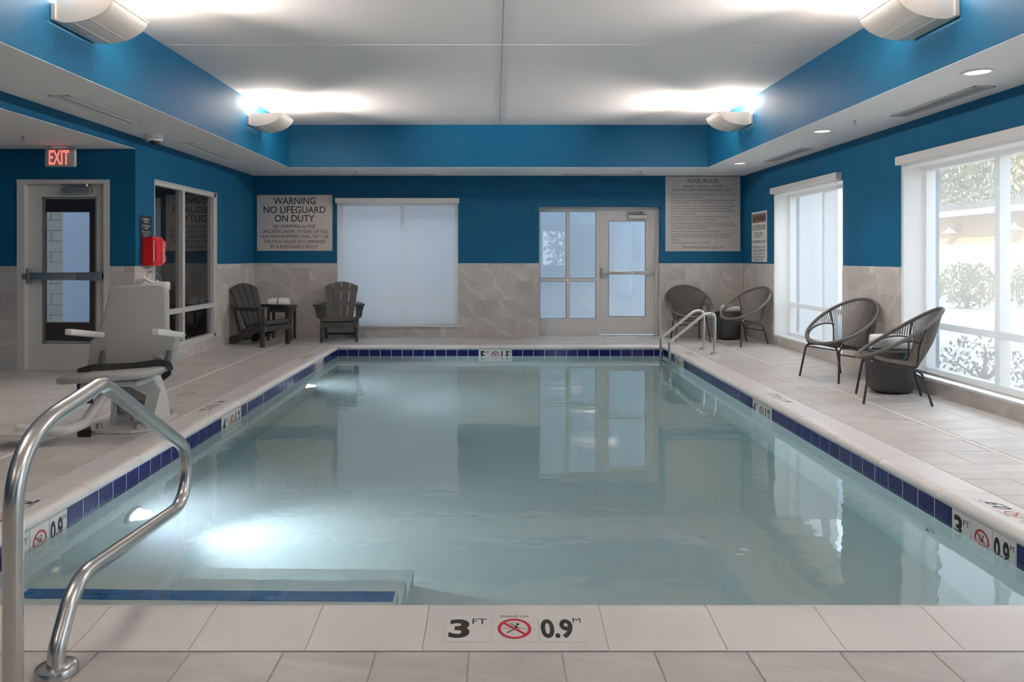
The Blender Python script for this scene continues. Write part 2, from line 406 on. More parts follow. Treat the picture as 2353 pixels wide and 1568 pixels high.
# --- deck
def zr(x): return max(0, .055*(x-3.365))
def zl(x): return max(0, .035*(-3.22-x))
def deck_rows(y0, y1, base_y, offA, offB, ln=.61, d=.305):
    out = []; k = math.floor((y0-base_y)/d)
    while base_y+k*d < y1-1e-6:
        a, b = max(y0, base_y+k*d), min(y1, base_y+(k+1)*d)
        if b-a > .03: out.append((a, b, offA if k % 2 else offB, ln))
        k += 1
    return out
DT = .010
mb = MB(); mb.box(CX1, 3.32, CY0, YB, -.2, -DT+.006); mb.box(3.32, 3.365, CY0, YB, -.2, -.02)
mb.prism([(3.365,-.2),(XR,-.2),(XR,zr(XR)-DT+.006),(3.365,-DT+.006)], CY0, YB)
floor_right = struct('floor_right', mb, M_GROUT, 'grey stone tiled deck under the windows', 'floor')
tile_area(floor_right, frame((0,0,-DT), (1,0,0), (0,1,0)), CX1+.004, 3.32, deck_rows(CY0, YB-.01, 4.947, 3.01, 2.70), [], M_DTILE, DT)
sl_ = math.atan(.055)
Mr = Matrix.Translation((3.365, 0, -DT)) @ Matrix.Rotation(-sl_, 4, 'Y')
tile_area(floor_right, Mr, 0, .565, deck_rows(CY0, YB-.01, 4.947, .375, 0), [], M_DTILE, DT)
tile_area(floor_right, Mr @ frame((0,0,0), (0,1,0), (-1,0,0)), CY0, YB-.01, [(-.655, -.565, 4.9, .61)], [], M_DTILE, DT)
mb = MB(); mb.box(-3.175, CX0, CY0, YB, -.2, -DT+.006); mb.box(-3.22, -3.175, CY0, YB, -.2, -.02)
mb.prism([(-3.22,-.2),(XA,-.2),(XA,zl(XA)-DT+.006),(-3.22,-DT+.006)], CY0, YB)
floor_left = struct('floor_left', mb, M_GROUT, 'grey stone tiled deck in front of the alcove and interior window', 'floor')
tile_area(floor_left, frame((0,0,-DT), (1,0,0), (0,1,0)), -3.175, CX0-.004, deck_rows(CY0, YB-.01, 5.02, -2.87, -3.18), [], M_DTILE, DT)
Ml = Matrix.Translation((-3.22, 0, -DT)) @ Matrix.Rotation(math.atan(.035), 4, 'Y')
tile_area(floor_left, Ml, -.712, 0, deck_rows(YA, YB-.01, 5.02, -.40, -.10), [], M_DTILE, DT)
tile_area(floor_left, Ml, -3.2, 0, deck_rows(3.4, YA, 5.02, -.40, -.10), [], M_DTILE, DT)
mb = MB(); mb.box(CX0, CX1, CY1, 11.48, -.2, -DT+.006); mb.box(CX0, CX1, 11.48, 11.525, -.2, -.02); mb.box(CX0, CX1, 11.525, YB, -.2, -DT+.006)
floor_far = struct('floor_far', mb, M_GROUT, 'narrow grey tiled deck between pool and far wall', 'floor')
tile_area(floor_far, frame((0,0,-DT), (1,0,0), (0,1,0)), CX0, CX1, [(CY1+.004, 11.235, -.2, .61), (11.235, 11.48, .1, .61), (11.525, 11.77, -.2, .61), (11.77, YB-.01, .1, .61)], [], M_DTILE, DT)
mb = MB(); mb.box(XA, XR, YN, CY0-.002, -.2, -DT+.006)
floor_front = struct('floor_front', mb, M_GROUT, 'grey stone tiled deck at the near end of the pool', 'floor')
tile_area(floor_front, frame((0,0,-DT), (0,1,0), (-1,0,0)), .6, CY0-.006, [(a, a+.305, 1.833 if i % 2 else 1.833, .61) for i, a in enumerate([.089-.305*k for k in range(-9, 11)])], [], M_DTILE, DT)
# trench drains with slotted white covers
def drain(name, M, ln, label):
    o = thing(name, label, 'drain')
    mbb = MB(); mbb.box(0, ln, .004, .010, -.016, -.001, M); mbb.box(0, ln, .035, .041, -.016, -.001, M); mbb.build('rail', M_VENT, o)
    mbb = MB(); n = int(ln/.028)
    for k in range(n): mbb.box(k*.028+.003, k*.028+.023, .010, .035, -.014, -.002, M)
    s_ = mbb.build('slat', M_WHITE, o); s_['kind'] = 'stuff'
    return o
drain('deck_drain', frame((3.365, 2.45, 0), (0,1,0), (-1,0,0)), 9.05, 'slotted white drain strip in the deck under the windows')
drain('deck_drain', frame((-3.175, 2.45, 0), (0,1,0), (-1,0,0)), 9.05, 'slotted white drain strip in the deck on the alcove side')
drain('deck_drain', frame((-3.17, 11.482, 0), (1,0,0), (0,1,0)), 6.49, 'slotted white drain strip running along the far wall')

# ---------------------------------------------------------------- pool
ZFN, ZFF = -1.03, -1.62
mb = MB(); T = .15
mb.box(PX0-T-.13, PX0, PY0-T, PY1+T, -1.9, -.035); pool_l = struct('pool_wall_left', mb, M_PLAST, 'pool wall with lamps and navy waterline tiles on the alcove side', 'pool wall')
mb = MB(); mb.box(PX1, PX1+T+.13, PY0-T, PY1+T, -1.9, -.035); pool_r = struct('pool_wall_right', mb, M_PLAST, 'pool wall with navy waterline tiles on the window side', 'pool wall')
mb = MB(); mb.box(PX0, PX1, PY1, PY1+T+.1, -1.9, -.035); pool_b = struct('pool_wall_far', mb, M_PLAST, 'pool wall with navy waterline tiles at the deep end', 'pool wall')
mb = MB(); mb.box(PX0, PX1, PY0-T-.1, PY0, -1.9, -.035); struct('pool_wall_near', mb, M_PLAST, 'pool wall at the shallow end', 'pool wall')
mb = MB(); mb.prism([(PY0,-1.9),(PY1,-1.9),(PY1,ZFF),(9.2,ZFF),(4.6,ZFN),(PY0,ZFN)], PX0, PX1, ((0,1,0),(0,0,1),(1,0,0)))
struct('pool_floor', mb, M_PLAST, 'pale plaster pool floor sloping to the deep end', 'pool floor')
mb = MB(); mb.box(PX0, -.45, PY0, 3.42, -1.05, -.42); mb.box(PX0, -.45, 3.42, 3.74, -1.05, -.64); mb.box(PX0, -.45, 3.74, 4.06, -1.05, -.85)
steps = struct('pool_step', mb, M_PLAST, 'submerged steps under the near grab rail', 'steps')
me_ = tilemesh(.046, .046, .006, .001, M_MOS, 'tile'); 
for k in range(38):
    for j in range(2):
        put('tile', me_, steps, (PX0+.13+k*.0445 + .023, 3.352+j*.047, -.42))
mb = MB(); mb.box(PX0-.05, PX1+.05, PY0-.05, PY1+.05, -1.75, ZWAT)
# water
mw = bpy.data.materials.new('pool_water'); mw.use_nodes = True; nt = mw.node_tree; nt.nodes.clear(); L = nt.links
out = nt.nodes.new('ShaderNodeOutputMaterial'); gl = nt.nodes.new('ShaderNodeBsdfGlass'); gl.inputs['IOR'].default_value = 1.33; gl.inputs['Roughness'].default_value = 0
gl.inputs['Color'].default_value = (1, 1, 1, 1)
geo = nt.nodes.new('ShaderNodeNewGeometry')
mp = nt.nodes.new('ShaderNodeVectorMath'); mp.operation = 'MULTIPLY'; mp.inputs[1].default_value = (1, 1.5, 1); L.new(geo.outputs['Position'], mp.inputs[0])
n1 = nt.nodes.new('ShaderNodeTexNoise'); n1.inputs['Scale'].default_value = 2.6; n1.inputs['Detail'].default_value = 2.5
n2 = nt.nodes.new('ShaderNodeTexNoise'); n2.inputs['Scale'].default_value = .7; n2.inputs['Detail'].default_value = 1
L.new(mp.outputs[0], n1.inputs['Vector']); L.new(geo.outputs['Position'], n2.inputs['Vector'])
mm = nt.nodes.new('ShaderNodeMath'); mm.operation = 'MULTIPLY'; L.new(n1.outputs[0], mm.inputs[0]); L.new(n2.outputs[0], mm.inputs[1])
bp = nt.nodes.new('ShaderNodeBump'); bp.inputs['Strength'].default_value = 1; bp.inputs['Distance'].default_value = .005
L.new(mm.outputs[0], bp.inputs['Height']); L.new(bp.outputs[0], gl.inputs['Normal'])
va = nt.nodes.new('ShaderNodeVolumeAbsorption'); va.inputs[0].default_value = (.55, .87, .885, 1); va.inputs[1].default_value = .21
vs_ = nt.nodes.new('ShaderNodeVolumeScatter'); vs_.inputs['Color'].default_value = (.86, .96, 1, 1); vs_.inputs['Density'].default_value = .13; vs_.inputs['Anisotropy'].default_value = .55
av = nt.nodes.new('ShaderNodeAddShader'); L.new(va.outputs[0], av.inputs[0]); L.new(vs_.outputs[0], av.inputs[1])
L.new(gl.outputs[0], out.inputs[0]); L.new(av.outputs[0], out.inputs[1])
struct('pool_water', mb, mw, 'still pale turquoise water filling the pool', 'water')

# coping
PROF = [(0,-.035),(0,0),(.10,.008),(.20,.020),(.245,.0245),(.272,.022),(.292,.013),(.303,0),(.306,-.012),(.302,-.024),(.293,-.033),(.283,-.036)]
def coping_piece(parent, M, s0, s1, k0=0, k1=0):
    n = len(PROF); g = .002; vs = []
    for s_, k, sg in ((s0, k0, 1), (s1, k1, -1)):
        for (u, z) in PROF: vs.append((s_+k*u+sg*g, u, z))
    fs = [tuple(range(n)), tuple(range(2*n-1, n-1, -1))] + [(i, i+n, (i+1)%n+n, (i+1)%n) for i in range(n)]
    m_ = MB(); m_.add(vs, fs, M); return m_.build('coping_tile', M_COPE, parent, True, 50)
def coping(name, M, cuts, label, bed):
    mb_ = MB(); mb_.prism([(u, z-.0035) for u, z in PROF[1:4]]+[(.245,.021),(.268,.0185),(.286,.010),(.297,-.002),(.300,-.012),(.296,-.022),(.286,-.029),(.27,-.06),(0,-.06)], cuts[0]+.30, cuts[-1]-.30, ((0,1,0),(0,0,1),(1,0,0)), M)
    p = struct(name, mb_, M_WGROUT, label, 'coping')
    for i in range(len(cuts)-1):
        coping_piece(p, M, cuts[i], cuts[i+1], 1 if i == 0 else 0, -1 if i == len(cuts)-2 else 0)
    return p
def cuts(a, b, mid, ln):
    c_ = sorted(mid); 
    while c_[0]-ln > a+.12: c_.insert(0, c_[0]-ln)
    while c_[-1]+ln < b-.12: c_.append(c_[-1]+ln)
    return [a]+c_+[b]
KN = [CX0]+[-.2437-.3865*k for k in range(5, -1, -1)]+[.375+.392*k for k in range(6)]+[CX1]
cop_n = coping('coping_near', frame((0, CY0, 0), (1,0,0), (0,1,0)), KN, 'white coping edge at the near end of the pool', None)
# others: direction runs so that u points to the pool
def Mside(o, d, u): # d along, u towards the pool
    d = Vector(d); u = Vector(u); return Matrix(((d.x,u.x,0,o[0]),(d.y,u.y,0,o[1]),(d.z,u.z,1,o[2]),(0,0,0,1)))
cop_l = coping('coping_left', Mside((CX0, 0, 0), (0,1,0), (1,0,0)), cuts(CY0, CY1, [3.27, 4.13], .62), 'white coping edge along the alcove side of the pool', None)
cop_r = coping('coping_right', Mside((CX1, 0, 0), (0,1,0), (-1,0,0)), cuts(CY0, CY1, [3.2, 4.06], .62), 'white coping edge along the window side of the pool', None)
cop_f = coping('coping_far', Mside((0, CY1, 0), (1,0,0), (0,-1,0)), cuts(CX0, CX1, [-.245, .38], .62), 'white coping edge at the far end of the pool', None)

# waterline tiles and depth markers
P_ = .1585; TZ0, TZ1 = -.195, -.037
navy = tilemesh(P_-.009, TZ1-TZ0-.003, .008, .0015, M_NAVY, 'waterline_tile')
def wl_tile(parent, M, u, w):
    me = navy if w == P_ else tilemesh(w-.009, TZ1-TZ0-.003, .008, .0015, M_NAVY, 'waterline_tile')
    put('waterline_tile', me, parent, M @ Vector((u+w/2, (TZ0+TZ1)/2, 0)), M.to_euler())
def nodive(mbr, mbk, cx, cy, r, M):
    n = 36; vs = []; fs = []
    for k in range(n):
        a = 2*PI*k/n
        vs += [(cx+r*math.cos(a), cy+r*math.sin(a), 0), (cx+r*.80*math.cos(a), cy+r*.80*math.sin(a), 0)]
    fs = [(2*k, 2*((k+1)%n), 2*((k+1)%n)+1, 2*k+1) for k in range(n)]
    mbr.add(vs, fs, M)
    a = math.radians(-42); d = Vector((math.cos(a), math.sin(a), 0)); q = Vector((-d.y, d.x, 0)); c0 = Vector((cx, cy, 0.0003))
    mbr.quad(c0-d*r*.85-q*r*.09, c0+d*r*.85-q*r*.09, c0+d*r*.85+q*r*.09, c0-d*r*.85+q*r*.09, M)
    def seg(x0, y0, x1, y1, w):
        p0 = Vector((cx+x0*r, cy+y0*r, 0)); p1 = Vector((cx+x1*r, cy+y1*r, 0)); t = (p1-p0).normalized(); nn = Vector((-t.y, t.x, 0))*w*r
        mbk.quad(p0-nn, p1-nn, p1+nn, p0+nn, M)
    seg(-.45,-.42,-.02,-.05,.045); seg(-.02,-.05,.16,.22,.09); seg(.16,.22,-.1,.36,.035); seg(-.1,.36,-.2,.5,.03); seg(.1,.15,.3,.0,.03)
    mbk.add([(cx+r*(.2+.10*math.cos(2*PI*k/10)), cy+r*(.42+.10*math.sin(2*PI*k/10)), 0) for k in range(10)], [tuple(range(10))], M)
    seg(-.72,0,-.2,.02,.018); seg(.25,.0,.72,-.02,.018); seg(-.4,.56,.4,.56,.014)
def marker(parent, M, u0, v0, size, ft, me_, flat=False, flip=False):
    """three printed ceramic tiles: depth in feet, no-diving sign, depth in metres"""
    h = size if not flat else size
    for i in range(3):
        w = P_ if not flat else size
        tm = tilemesh(w-.006, h-.003, .008 if not flat else .004, .0015, M_MARK, 'depth_tile')
        t = put('depth_tile', tm, parent, M @ Vector((u0+w*(i+.5), v0+h/2, 0)), M.to_euler())
        th = .0086 if not flat else .0046
        Ml_ = Matrix.Translation((0, 0, th)); k_ = MB(); r_ = MB()
        if i == 0:
            text(k_, ft, -.17*w, -.03*h, .44*w, (.60 if flat else .72)*h, Ml_, .035); text(k_, 'FT', .25*w, .22*h, .30*w, .20*h, Ml_, .005)
        elif i == 1:
            nodive(r_, k_, 0, -.04*h, .36*h, Ml_)
            if flat: text(k_, 'NO DIVING', 0, .40*h, .62*w, .075*h, Ml_ @ Matrix.Rotation(PI, 4, 'Z') @ Matrix.Translation((0, -.80*h, 0)), .006)
        else:
            text(k_, me_, -.10*w, -.03*h, .68*w, (.60 if flat else .72)*h, Ml_, .035); text(k_, 'M', .35*w, .26*h, .17*w, .17*h, Ml_, .0)
        if k_.v: k_.build('print', M_INK, t)
        if r_.v: r_.build('print', M_REDINK, t)['label'] = 'red no diving ring'
WH = TZ1-TZ0
# left
ML = frame((PX0, 0, 0), (0,1,0), (0,0,1)); y0 = 3.46
for k in range(-5, 46):
    if k in (0, 17, 37):
        marker(pool_l, ML, y0+k*P_, TZ0, WH, {0:'3',17:'4',37:'5'}[k], {0:'0.9',17:'1.2',37:'1.5'}[k])
    if k in (0,1,2,17,18,19,37,38,39,21,22,23): continue
    u = y0+k*P_; w = min(P_, PY1-u)
    if w > .03: wl_tile(pool_l, ML, u, P_ if w > P_-.001 else w)
MR = frame((PX1, 0, 0), (0,-1,0), (0,0,1)); y0 = 3.46; P_ = .1612
navy = tilemesh(P_-.009, TZ1-TZ0-.003, .008, .0015, M_NAVY, 'waterline_tile')
for k in range(-5, 47):
    if k in (0, 19, 38):
        marker(pool_r, MR, -(y0+(k+3)*P_), TZ0, WH, {0:'3',19:'4',38:'5'}[k], {0:'0.9',19:'1.2',38:'1.5'}[k])
    if k in (0,1,2,19,20,21,38,39,40): continue
    w = min(P_, PY1-(y0+k*P_))
    if w > .03: wl_tile(pool_r, MR, -(y0+k*P_)-w, P_ if w > P_-.001 else w)
P_ = .1585; navy = tilemesh(P_-.009, TZ1-TZ0-.003, .008, .0015, M_NAVY, 'waterline_tile')
MF = frame((0, PY1, 0), (1,0,0), (0,0,1)); x0 = -.243
for k in range(-13, 18):
    if k == 0: marker(pool_b, MF, x0, TZ0, WH, '5', '1.5')
    if k in (0, 1, 2): continue
    u = max(x0+k*P_, PX0+.008); w = min(x0+(k+1)*P_, PX1-.008)-u
    if w > .03: wl_tile(pool_b, MF, u, P_ if abs(w-P_) < 1e-4 else w)
# backing joints in pale grout
for par, M_, a, b in ((pool_l, ML, PY0, PY1), (pool_r, MR, -PY1, -PY0), (pool_b, MF, PX0, PX1)):
    mb = MB()
    if par is pool_l:
        mb.box(a, 6.79, TZ0, TZ1, .0005, .005, M_); mb.box(7.265, b, TZ0, TZ1, .0005, .005, M_)
    else: mb.box(a, b, TZ0, TZ1, .0005, .005, M_)
    mb.build('grout_bed', M_WGROUT, par)
# depth markers set in the coping tops
tilt = math.atan(.10)
def cop_marker(parent, o, right, up, ft, mt, size=.15):
    M0 = frame(o, right, up) @ Matrix.Rotation(tilt, 4, 'X')
    marker(parent, M0, -1.5*size, -.5*size, size, ft, mt, True)
cop_marker(cop_n, (.065, CY0+.125, .0095), (1,0,0), (0,1,0), '3', '0.9', .163)
for par, X, rt, up, yy in ((cop_l, CX0+.13, (0,-1,0), (1,0,0), (3.70, 6.40, 9.57)), (cop_r, CX1-.13, (0,1,0), (-1,0,0), (3.69, 6.76, 9.83))):
    for y_, ft, mt in zip(yy, '345', ('0.9', '1.2', '1.5')):
        cop_marker(par, (X, y_, .0100), rt, up, ft, mt)
cop_marker(cop_f, (-.003, CY1-.13, .0100), (-1,0,0), (0,-1,0), '5', '1.5')
# skimmer mouth
sk = thing('skimmer', 'wide skimmer opening in the waterline tiles near the lift chair', 'skimmer', (PX0, 7.027, -.11))
mb = MB(); mb.box(-.004, .009, -.238, .238, .070, .078); mb.box(-.004, .009, -.238, .238, -.085, -.078); mb.box(-.004, .009, .232, .238, -.08, .075); mb.box(-.004, .009, -.238, -.232, -.08, .075)
mb.build('rim', M_WGROUT, sk)
mb = MB(); mb.box(.0005, .004, -.23, .23, -.078, .07); mb.build('throat', M_NAVY, sk)
mb = MB(); mb.rbox(.004, .010, -.2, .2, -.07, -.02, .004); mb.build('weir_flap', M_MARK, sk)
# underwater lamps
for (y_, z_, lb) in ((4.66, -.74, 'round glowing pool lamp nearest the front steps'), (8.92, -.82, 'round glowing pool lamp toward the deep end')):
    t = thing('pool_lamp', lb, 'pool lamp', (PX0, y_, z_), 0, 'underwater lamps in the pool wall')
    Mx = Matrix.Rotation(PI/2, 4, 'Y')
    mb = MB(); mb.lathe([(.112,0),(.112,.012),(.10,.022),(.088,.022)], 28, M=Mx); mb.build('ring', M_MARK, t, True)
    mb = MB(); mb.lathe([(.087,.010),(.075,.026),(.04,.034),(.002,.036)], 28, M=Mx); mb.build('lens', M_POOLLENS, t, True)
    l = bpy.data.lights.new('pool_beam', 'SPOT'); l.energy = POOL_W; l.color = (.80, .90, 1.0); l.spot_size = math.radians(130); l.spot_blend = 1.0; l.shadow_soft_size = .06
    lo = bpy.data.objects.new('pool_beam', l); COL.objects.link(lo); lo.parent = t; lo.location = (.06, 0, 0)
    lo.rotation_euler = Vector((1, 0, .45)).to_track_quat('-Z', 'Y').to_euler()
# wall fittings
t = thing('pool_inlet', 'small round return fitting in the pool wall under the near right depth marks', 'pool fitting', (PX1, 4.15, -.45))
mb = MB(); mb.lathe([(.04,0),(.04,.01),(.03,.016),(.012,.016)], 18, M=Matrix.Rotation(-PI/2, 4, 'Y')); mb.build('collar', M_MARK, t, True)
mb = MB(); mb.lathe([(.013,.012),(.012,.02)], 12, M=Matrix.Rotation(-PI/2, 4, 'Y')); mb.build('nozzle', M_BLACK, t, True)
t = thing('access_plate', 'round grey lid set in the deck between lift chair and pool', 'lid', (-2.90, 7.05, 0))
mb = MB(); mb.lathe([(.125,-.006),(.125,.003),(.118,.004),(.002,.004)], 32); mb.build('cover', M_DTILE, t, True)
mb = MB(); mb.lathe([(.014,.004),(.013,.006),(.002,.006)], 12, c=(.02,.0,0)); mb.build('bolt', M_STEEL, t, True)

# ---------------------------------------------------------------- windows, shades and doors
def window(name, M, w, z0, z1, mulls, zt, depth, label, g=M_GLASS, liner=M_FRAME, fr=.055):
    """M maps u along the wall, v up, n towards the room; frame plane is depth behind the wall face"""
    o = sempty(name, label, 'window')
    b = MB()
    b.box(0, w, z0-.0, z0+.012, -depth, 0, M); b.box(0, w, z1-.012, z1, -depth, 0, M); b.box(0, .012, z0, z1, -depth, 0, M); b.box(w-.012, w, z0, z1, -depth, 0, M)
    b.build('reveal', liner, o)
    d0, d1 = -depth-.02, -depth+.07
    for (a, c_, e, f) in ((.0, w, z0, z0+fr), (0, w, z1-fr, z1), (0, fr, z0, z1), (w-fr, w, z0, z1)):
        b = MB(); b.box(a, c_, e, f, d0, d1, M); b.build('frame', M_ALU, o)
    xs = [fr]+sorted(mulls)+[w-fr]
    for m_ in mulls:
        b = MB(); b.box(m_-.032, m_+.032, z0+fr, z1-fr, d0, d1, M); b.build('mullion', M_ALU, o)
    edges = [0+fr] + [e for m_ in sorted(mulls) for e in (m_-.032, m_+.032)] + [w-fr]
    for i in range(0, len(edges), 2):
        a, c_ = edges[i], edges[i+1]
        zs = [z0+fr, z1-fr]
        if zt:
            b = MB(); b.box(a, c_, zt-.03, zt+.03, d0, d1, M); b.build('transom', M_ALU, o); zs = [z0+fr, zt-.03, zt+.03, z1-fr]
        for j in range(0, len(zs), 2):
            b = MB(); yy = -depth+.02; b.quad((a, zs[j], yy), (c_, zs[j], yy), (c_, zs[j+1], yy), (a, zs[j+1], yy), M); b.build('pane', g, o)
    return o
def shade(M, w, zb, ztop, label, fab, cw0=-.02, cw1=.02, off=.045, fu0=0, fu1=None):
    o = thing('roller_shade', label, 'roller shade', group='white roller shades')
    if fu1 is None: fu1 = w
    b = MB(); b.rbox(cw0, w+cw1, ztop, ztop+.083, .004, .082, .004, 1, M); b.build('cassette', M_CASS, o)
    b = MB(); b.quad((fu0, zb, off), (fu1, zb, off), (fu1, ztop+.02, off), (fu0, ztop+.02, off), M); b.build('fabric', fab, o)
    b = MB(); b.rbox(fu0, fu1, zb-.018, zb+.006, off-.007, off+.007, .003, 1, M); b.build('hem_bar', M_CASS, o)
    return o
# back window
MBk = frame((-2.565, YB, 0), (1,0,0), (0,0,1)) ; 
MBk = Matrix(((1,0,0,-2.565),(0,0,-1,YB),(0,1,0,0),(0,0,0,1)))       # n points to the room (-y)
window('window_1', MBk, 1.955, WIN_Z0, WIN_Z1, [1.03], .62, .22, 'aluminium window behind the shade in the far wall')
o = shade(MBk, 1.955, .185, 2.17, 'roller shade closed over the far wall window', M_FABB, -.025, .02)
# right windows: u runs from far to near (-y), n points to the room (-x)
def MRt(y): return Matrix(((0,0,-1,XR),(-1,0,0,y),(0,1,0,0),(0,0,0,1)))
window('window_2', MRt(10.69), 2.105, WIN_Z0, WIN_Z1, [1.14], .62, .27, 'tall window beside the small warning sign')
shade(MRt(10.69), 2.105, .19, 2.205, 'roller shade with a bright gap at its near edge', M_FAB, .03, -.005, .045, .10, 2.075)
window('window_3', MRt(7.32), 3.12, WIN_Z0, WIN_Z1, [1.08, 2.10], .64, .27, 'wide window behind the nearest pair of round chairs')
shade(MRt(7.32), 3.12, .235, 2.205, 'wide roller shade behind the nearest round chairs', M_FAB, -.0, .03, .045, .05, 3.09)
window('window_added', MRt(2.5), 3.1, WIN_Z0, WIN_Z1, [1.03, 2.06], .64, .27, 'added window beside the viewer for daylight, outside the picture')  # unseen window added to balance the daylight
shade(MRt(2.5), 3.1, .19, 2.205, 'roller shade over the added window beside the viewer, outside the picture', M_FAB)
MRr = Matrix(((-1,0,0,2.9),(0,0,1,YN),(0,1,0,0),(0,0,0,1)))
window('window_5', MRr, 1.0, .92, 2.42, [.36], None, .2, 'window in the wall behind the viewer')
# interior window in the left wall: u runs +y, n +x
MLw = Matrix(((0,0,1,XL),(1,0,0,0),(0,1,0,0),(0,0,0,1)))
window('window_6', MLw @ Matrix.Translation((8.52,0,0)), 1.92, WIN_Z0+.01, WIN_Z1, [.855], .63, .09, 'dark interior window beside the red telephone box', M_DGLASS, M_ALU, .06)

def closer(parent, M, x0, x1, z, sgn=1):
    c_ = MB(); c_.rbox(x0, x1, z-.065, z, .006, .062, .008, 2, M); b = c_.build('door_closer', M_CHROME, parent)
    a = MB(); xm = x1-.05 if sgn > 0 else x0+.05
    a.tube([(xm, z+.025, .04), (x0-.02, z+.035, .055)], .009, 8, M=M); a.tube([(x0-.02, z+.035, .055), (xm-.02, z+.05, .02)], .008, 8, M=M)
    a.lathe([(.022,0),(.022,.03),(.014,.034)], 14, M=M @ Matrix.Translation((xm, z+.012, .04)) @ Matrix.Rotation(-PI/2, 4, 'X'))
    a.build('closer_arm', M_CHROME, b, True)
def panic(parent, M, x0, x1, z, side=-1, hh=.024):
    hd = MB()
    hx = x0 if side < 0 else x1-.055
    hd.rbox(hx, hx+.055, z-.085, z+.085, .002, .045, .006, 2, M); hd.rbox(hx-.004 if side < 0 else hx, hx+.075, z-.032, z+.032, .01, .075, .008, 2, M)
    b = hd.build('panic_bar', M_CHROME, parent)
    r = MB(); r.rbox(hx+.07, x1-.35*(x1-x0), z-hh, z+hh, .03, .072, .010, 2, M); r.build('push_rail', M_CHROME, b, True)
    r = MB(); r.rbox(x1-.35*(x1-x0)+.004, x1-.03, z-hh-.002, z+hh+.002, .02, .062, .006, 2, M); r.build('rail_cover', M_CHROME, b)
    r = MB(); r.rbox(x1-.05, x1, z-.03, z+.03, .004, .055, .006, 2, M); r.build('end_cap', M_BLACK if side == -2 else M_CHROME, b)
# far double unit: sidelights and door, set back .22
YD = YB+.22
MD = Matrix(((1,0,0,0),(0,0,-1,YD),(0,1,0,0),(0,0,0,1)))
d1 = sempty('door_1', 'pale glazed door with two sidelights in the far wall', 'door')
sx = (YD)/F
PXD = lambda x: (x-CX)*YD/F
PZD = lambda y: EYE+(CY-y)*YD/F
b = MB(); b.box(.70, 2.686, PZD(486.5), 2.125, -.05, .06, MD); b.build('head_frame', M_FRAME, d1)
b = MB(); b.box(.70, PXD(1240.5), 0, PZD(486.5), -.05, .05, MD); b.build('jamb', M_FRAME, d1)
b = MB(); b.box(PXD(1503.5), 2.686, 0, PZD(486.5), -.05, .05, MD); b.box(PXD(1503.5), PXD(1506), 0, PZD(486.5), .05, .062, MD); b.build('jamb', M_FRAME, d1)
b = MB(); b.box(PXD(1301), PXD(1308), PZD(732), PZD(486.5), -.05, .05, MD); b.build('mullion', M_FRAME, d1)
b = MB(); b.box(PXD(1369), PXD(1376), 0, PZD(486.5), -.05, .055, MD); b.build('mullion', M_FRAME, d1)
b = MB(); b.box(PXD(1240.5), PXD(1369), .0, PZD(732), -.05, .045, MD); b.build('kick_panel', M_FRAME, d1)
for a, c_ in ((1240.5, 1301), (1308, 1369)):
    b = MB(); b.box(PXD(a), PXD(c_), PZD(647), PZD(639.5), -.05, .05, MD); b.build('transom', M_FRAME, d1)
    for e, f in ((732, 647), (639.5, 486.5)):
        x0_, x1_, z0_, z1_ = PXD(a), PXD(c_), PZD(e), PZD(f)
        b = MB(); b.quad((x0_, z0_, .01), (x1_, z0_, .01), (x1_, z1_, .01), (x0_, z1_, .01), MD); b.build('pane', M_GLASS, d1)
        g_ = MB(); t_ = .006
        for r_ in ((x0_, x1_, z0_, z0_+t_), (x0_, x1_, z1_-t_, z1_), (x0_, x0_+t_, z0_, z1_), (x1_-t_, x1_, z0_, z1_)): g_.box(*r_, .0, .02, MD)
        g_.build('gasket', M_BLACK, d1)
lf = MB(); x0_, x1_ = PXD(1376.5), PXD(1503); gx0, gx1, gz0, gz1 = PXD(1397.5), PXD(1482), PZD(727.5), PZD(508.6)
zt_ = PZD(487.5)
holes_wall(lf, x0_, x1_, .03, zt_, [(gx0, gx1, gz0, gz1)], lambda p, q, r_, s_: lf.box(p, q, r_, s_, -.02, .03, MD))
leaf = lf.build('door_leaf', M_FRAME, d1)
b = MB(); b.quad((gx0, gz0, .01), (gx1, gz0, .01), (gx1, gz1, .01), (gx0, gz1, .01), MD); b.build('pane', M_GLASS, leaf)
g_ = MB(); t_ = .006
for r_ in ((gx0, gx1, gz0, gz0+t_), (gx0, gx1, gz1-t_, gz1), (gx0, gx0+t_, gz0, gz1), (gx1-t_, gx1, gz0, gz1)): g_.box(*r_, .02, .033, MD)
g_.build('gasket', M_BLACK, leaf)
closer(d1, MD @ Matrix.Translation((0, 0, .03)), PXD(1441), PXD(1485), PZD(494.5))
panic(d1, MD @ Matrix.Translation((0, 0, .03)), PXD(1381), PXD(1500), PZD(627), -1, .029)
b = MB(); b.box(.70, 2.686, -.02, .012, -.06, .20, MD); b.build('threshold', M_DTILE, d1)
# alcove door
YD2 = YA+.07
MD2 = Matrix(((1,0,0,0),(0,0,-1,YD2),(0,1,0,0),(0,0,0,1)))
QX = lambda x: (x-CX)*YD2/F
QZ = lambda y: EYE+(CY-y)*YD2/F
d2 = sempty('door_2', 'grey glazed exit door under the exit sign', 'door')
b = MB(); b.box(-5.215, -4.21, QZ(424), 2.145, -.05, .085, MD2); b.build('head_frame', M_FRAME, d2)
b = MB(); b.box(-5.215, QX(67), 0, QZ(424), -.05, .085, MD2); b.build('jamb', M_FRAME, d2)
b = MB(); b.box(-4.27, -4.21, 0, QZ(424), -.05, .085, MD2); b.build('jamb', M_FRAME, d2)
lf = MB(); gx0, gx1, gz0, gz1 = QX(98), QX(224), QZ(790), QZ(453)
holes_wall(lf, QX(67), -4.272, .05, QZ(424), [(gx0, gx1, gz0, gz1)], lambda p, q, r_, s_: lf.box(p, q, r_, s_, -.03, .02, MD2))
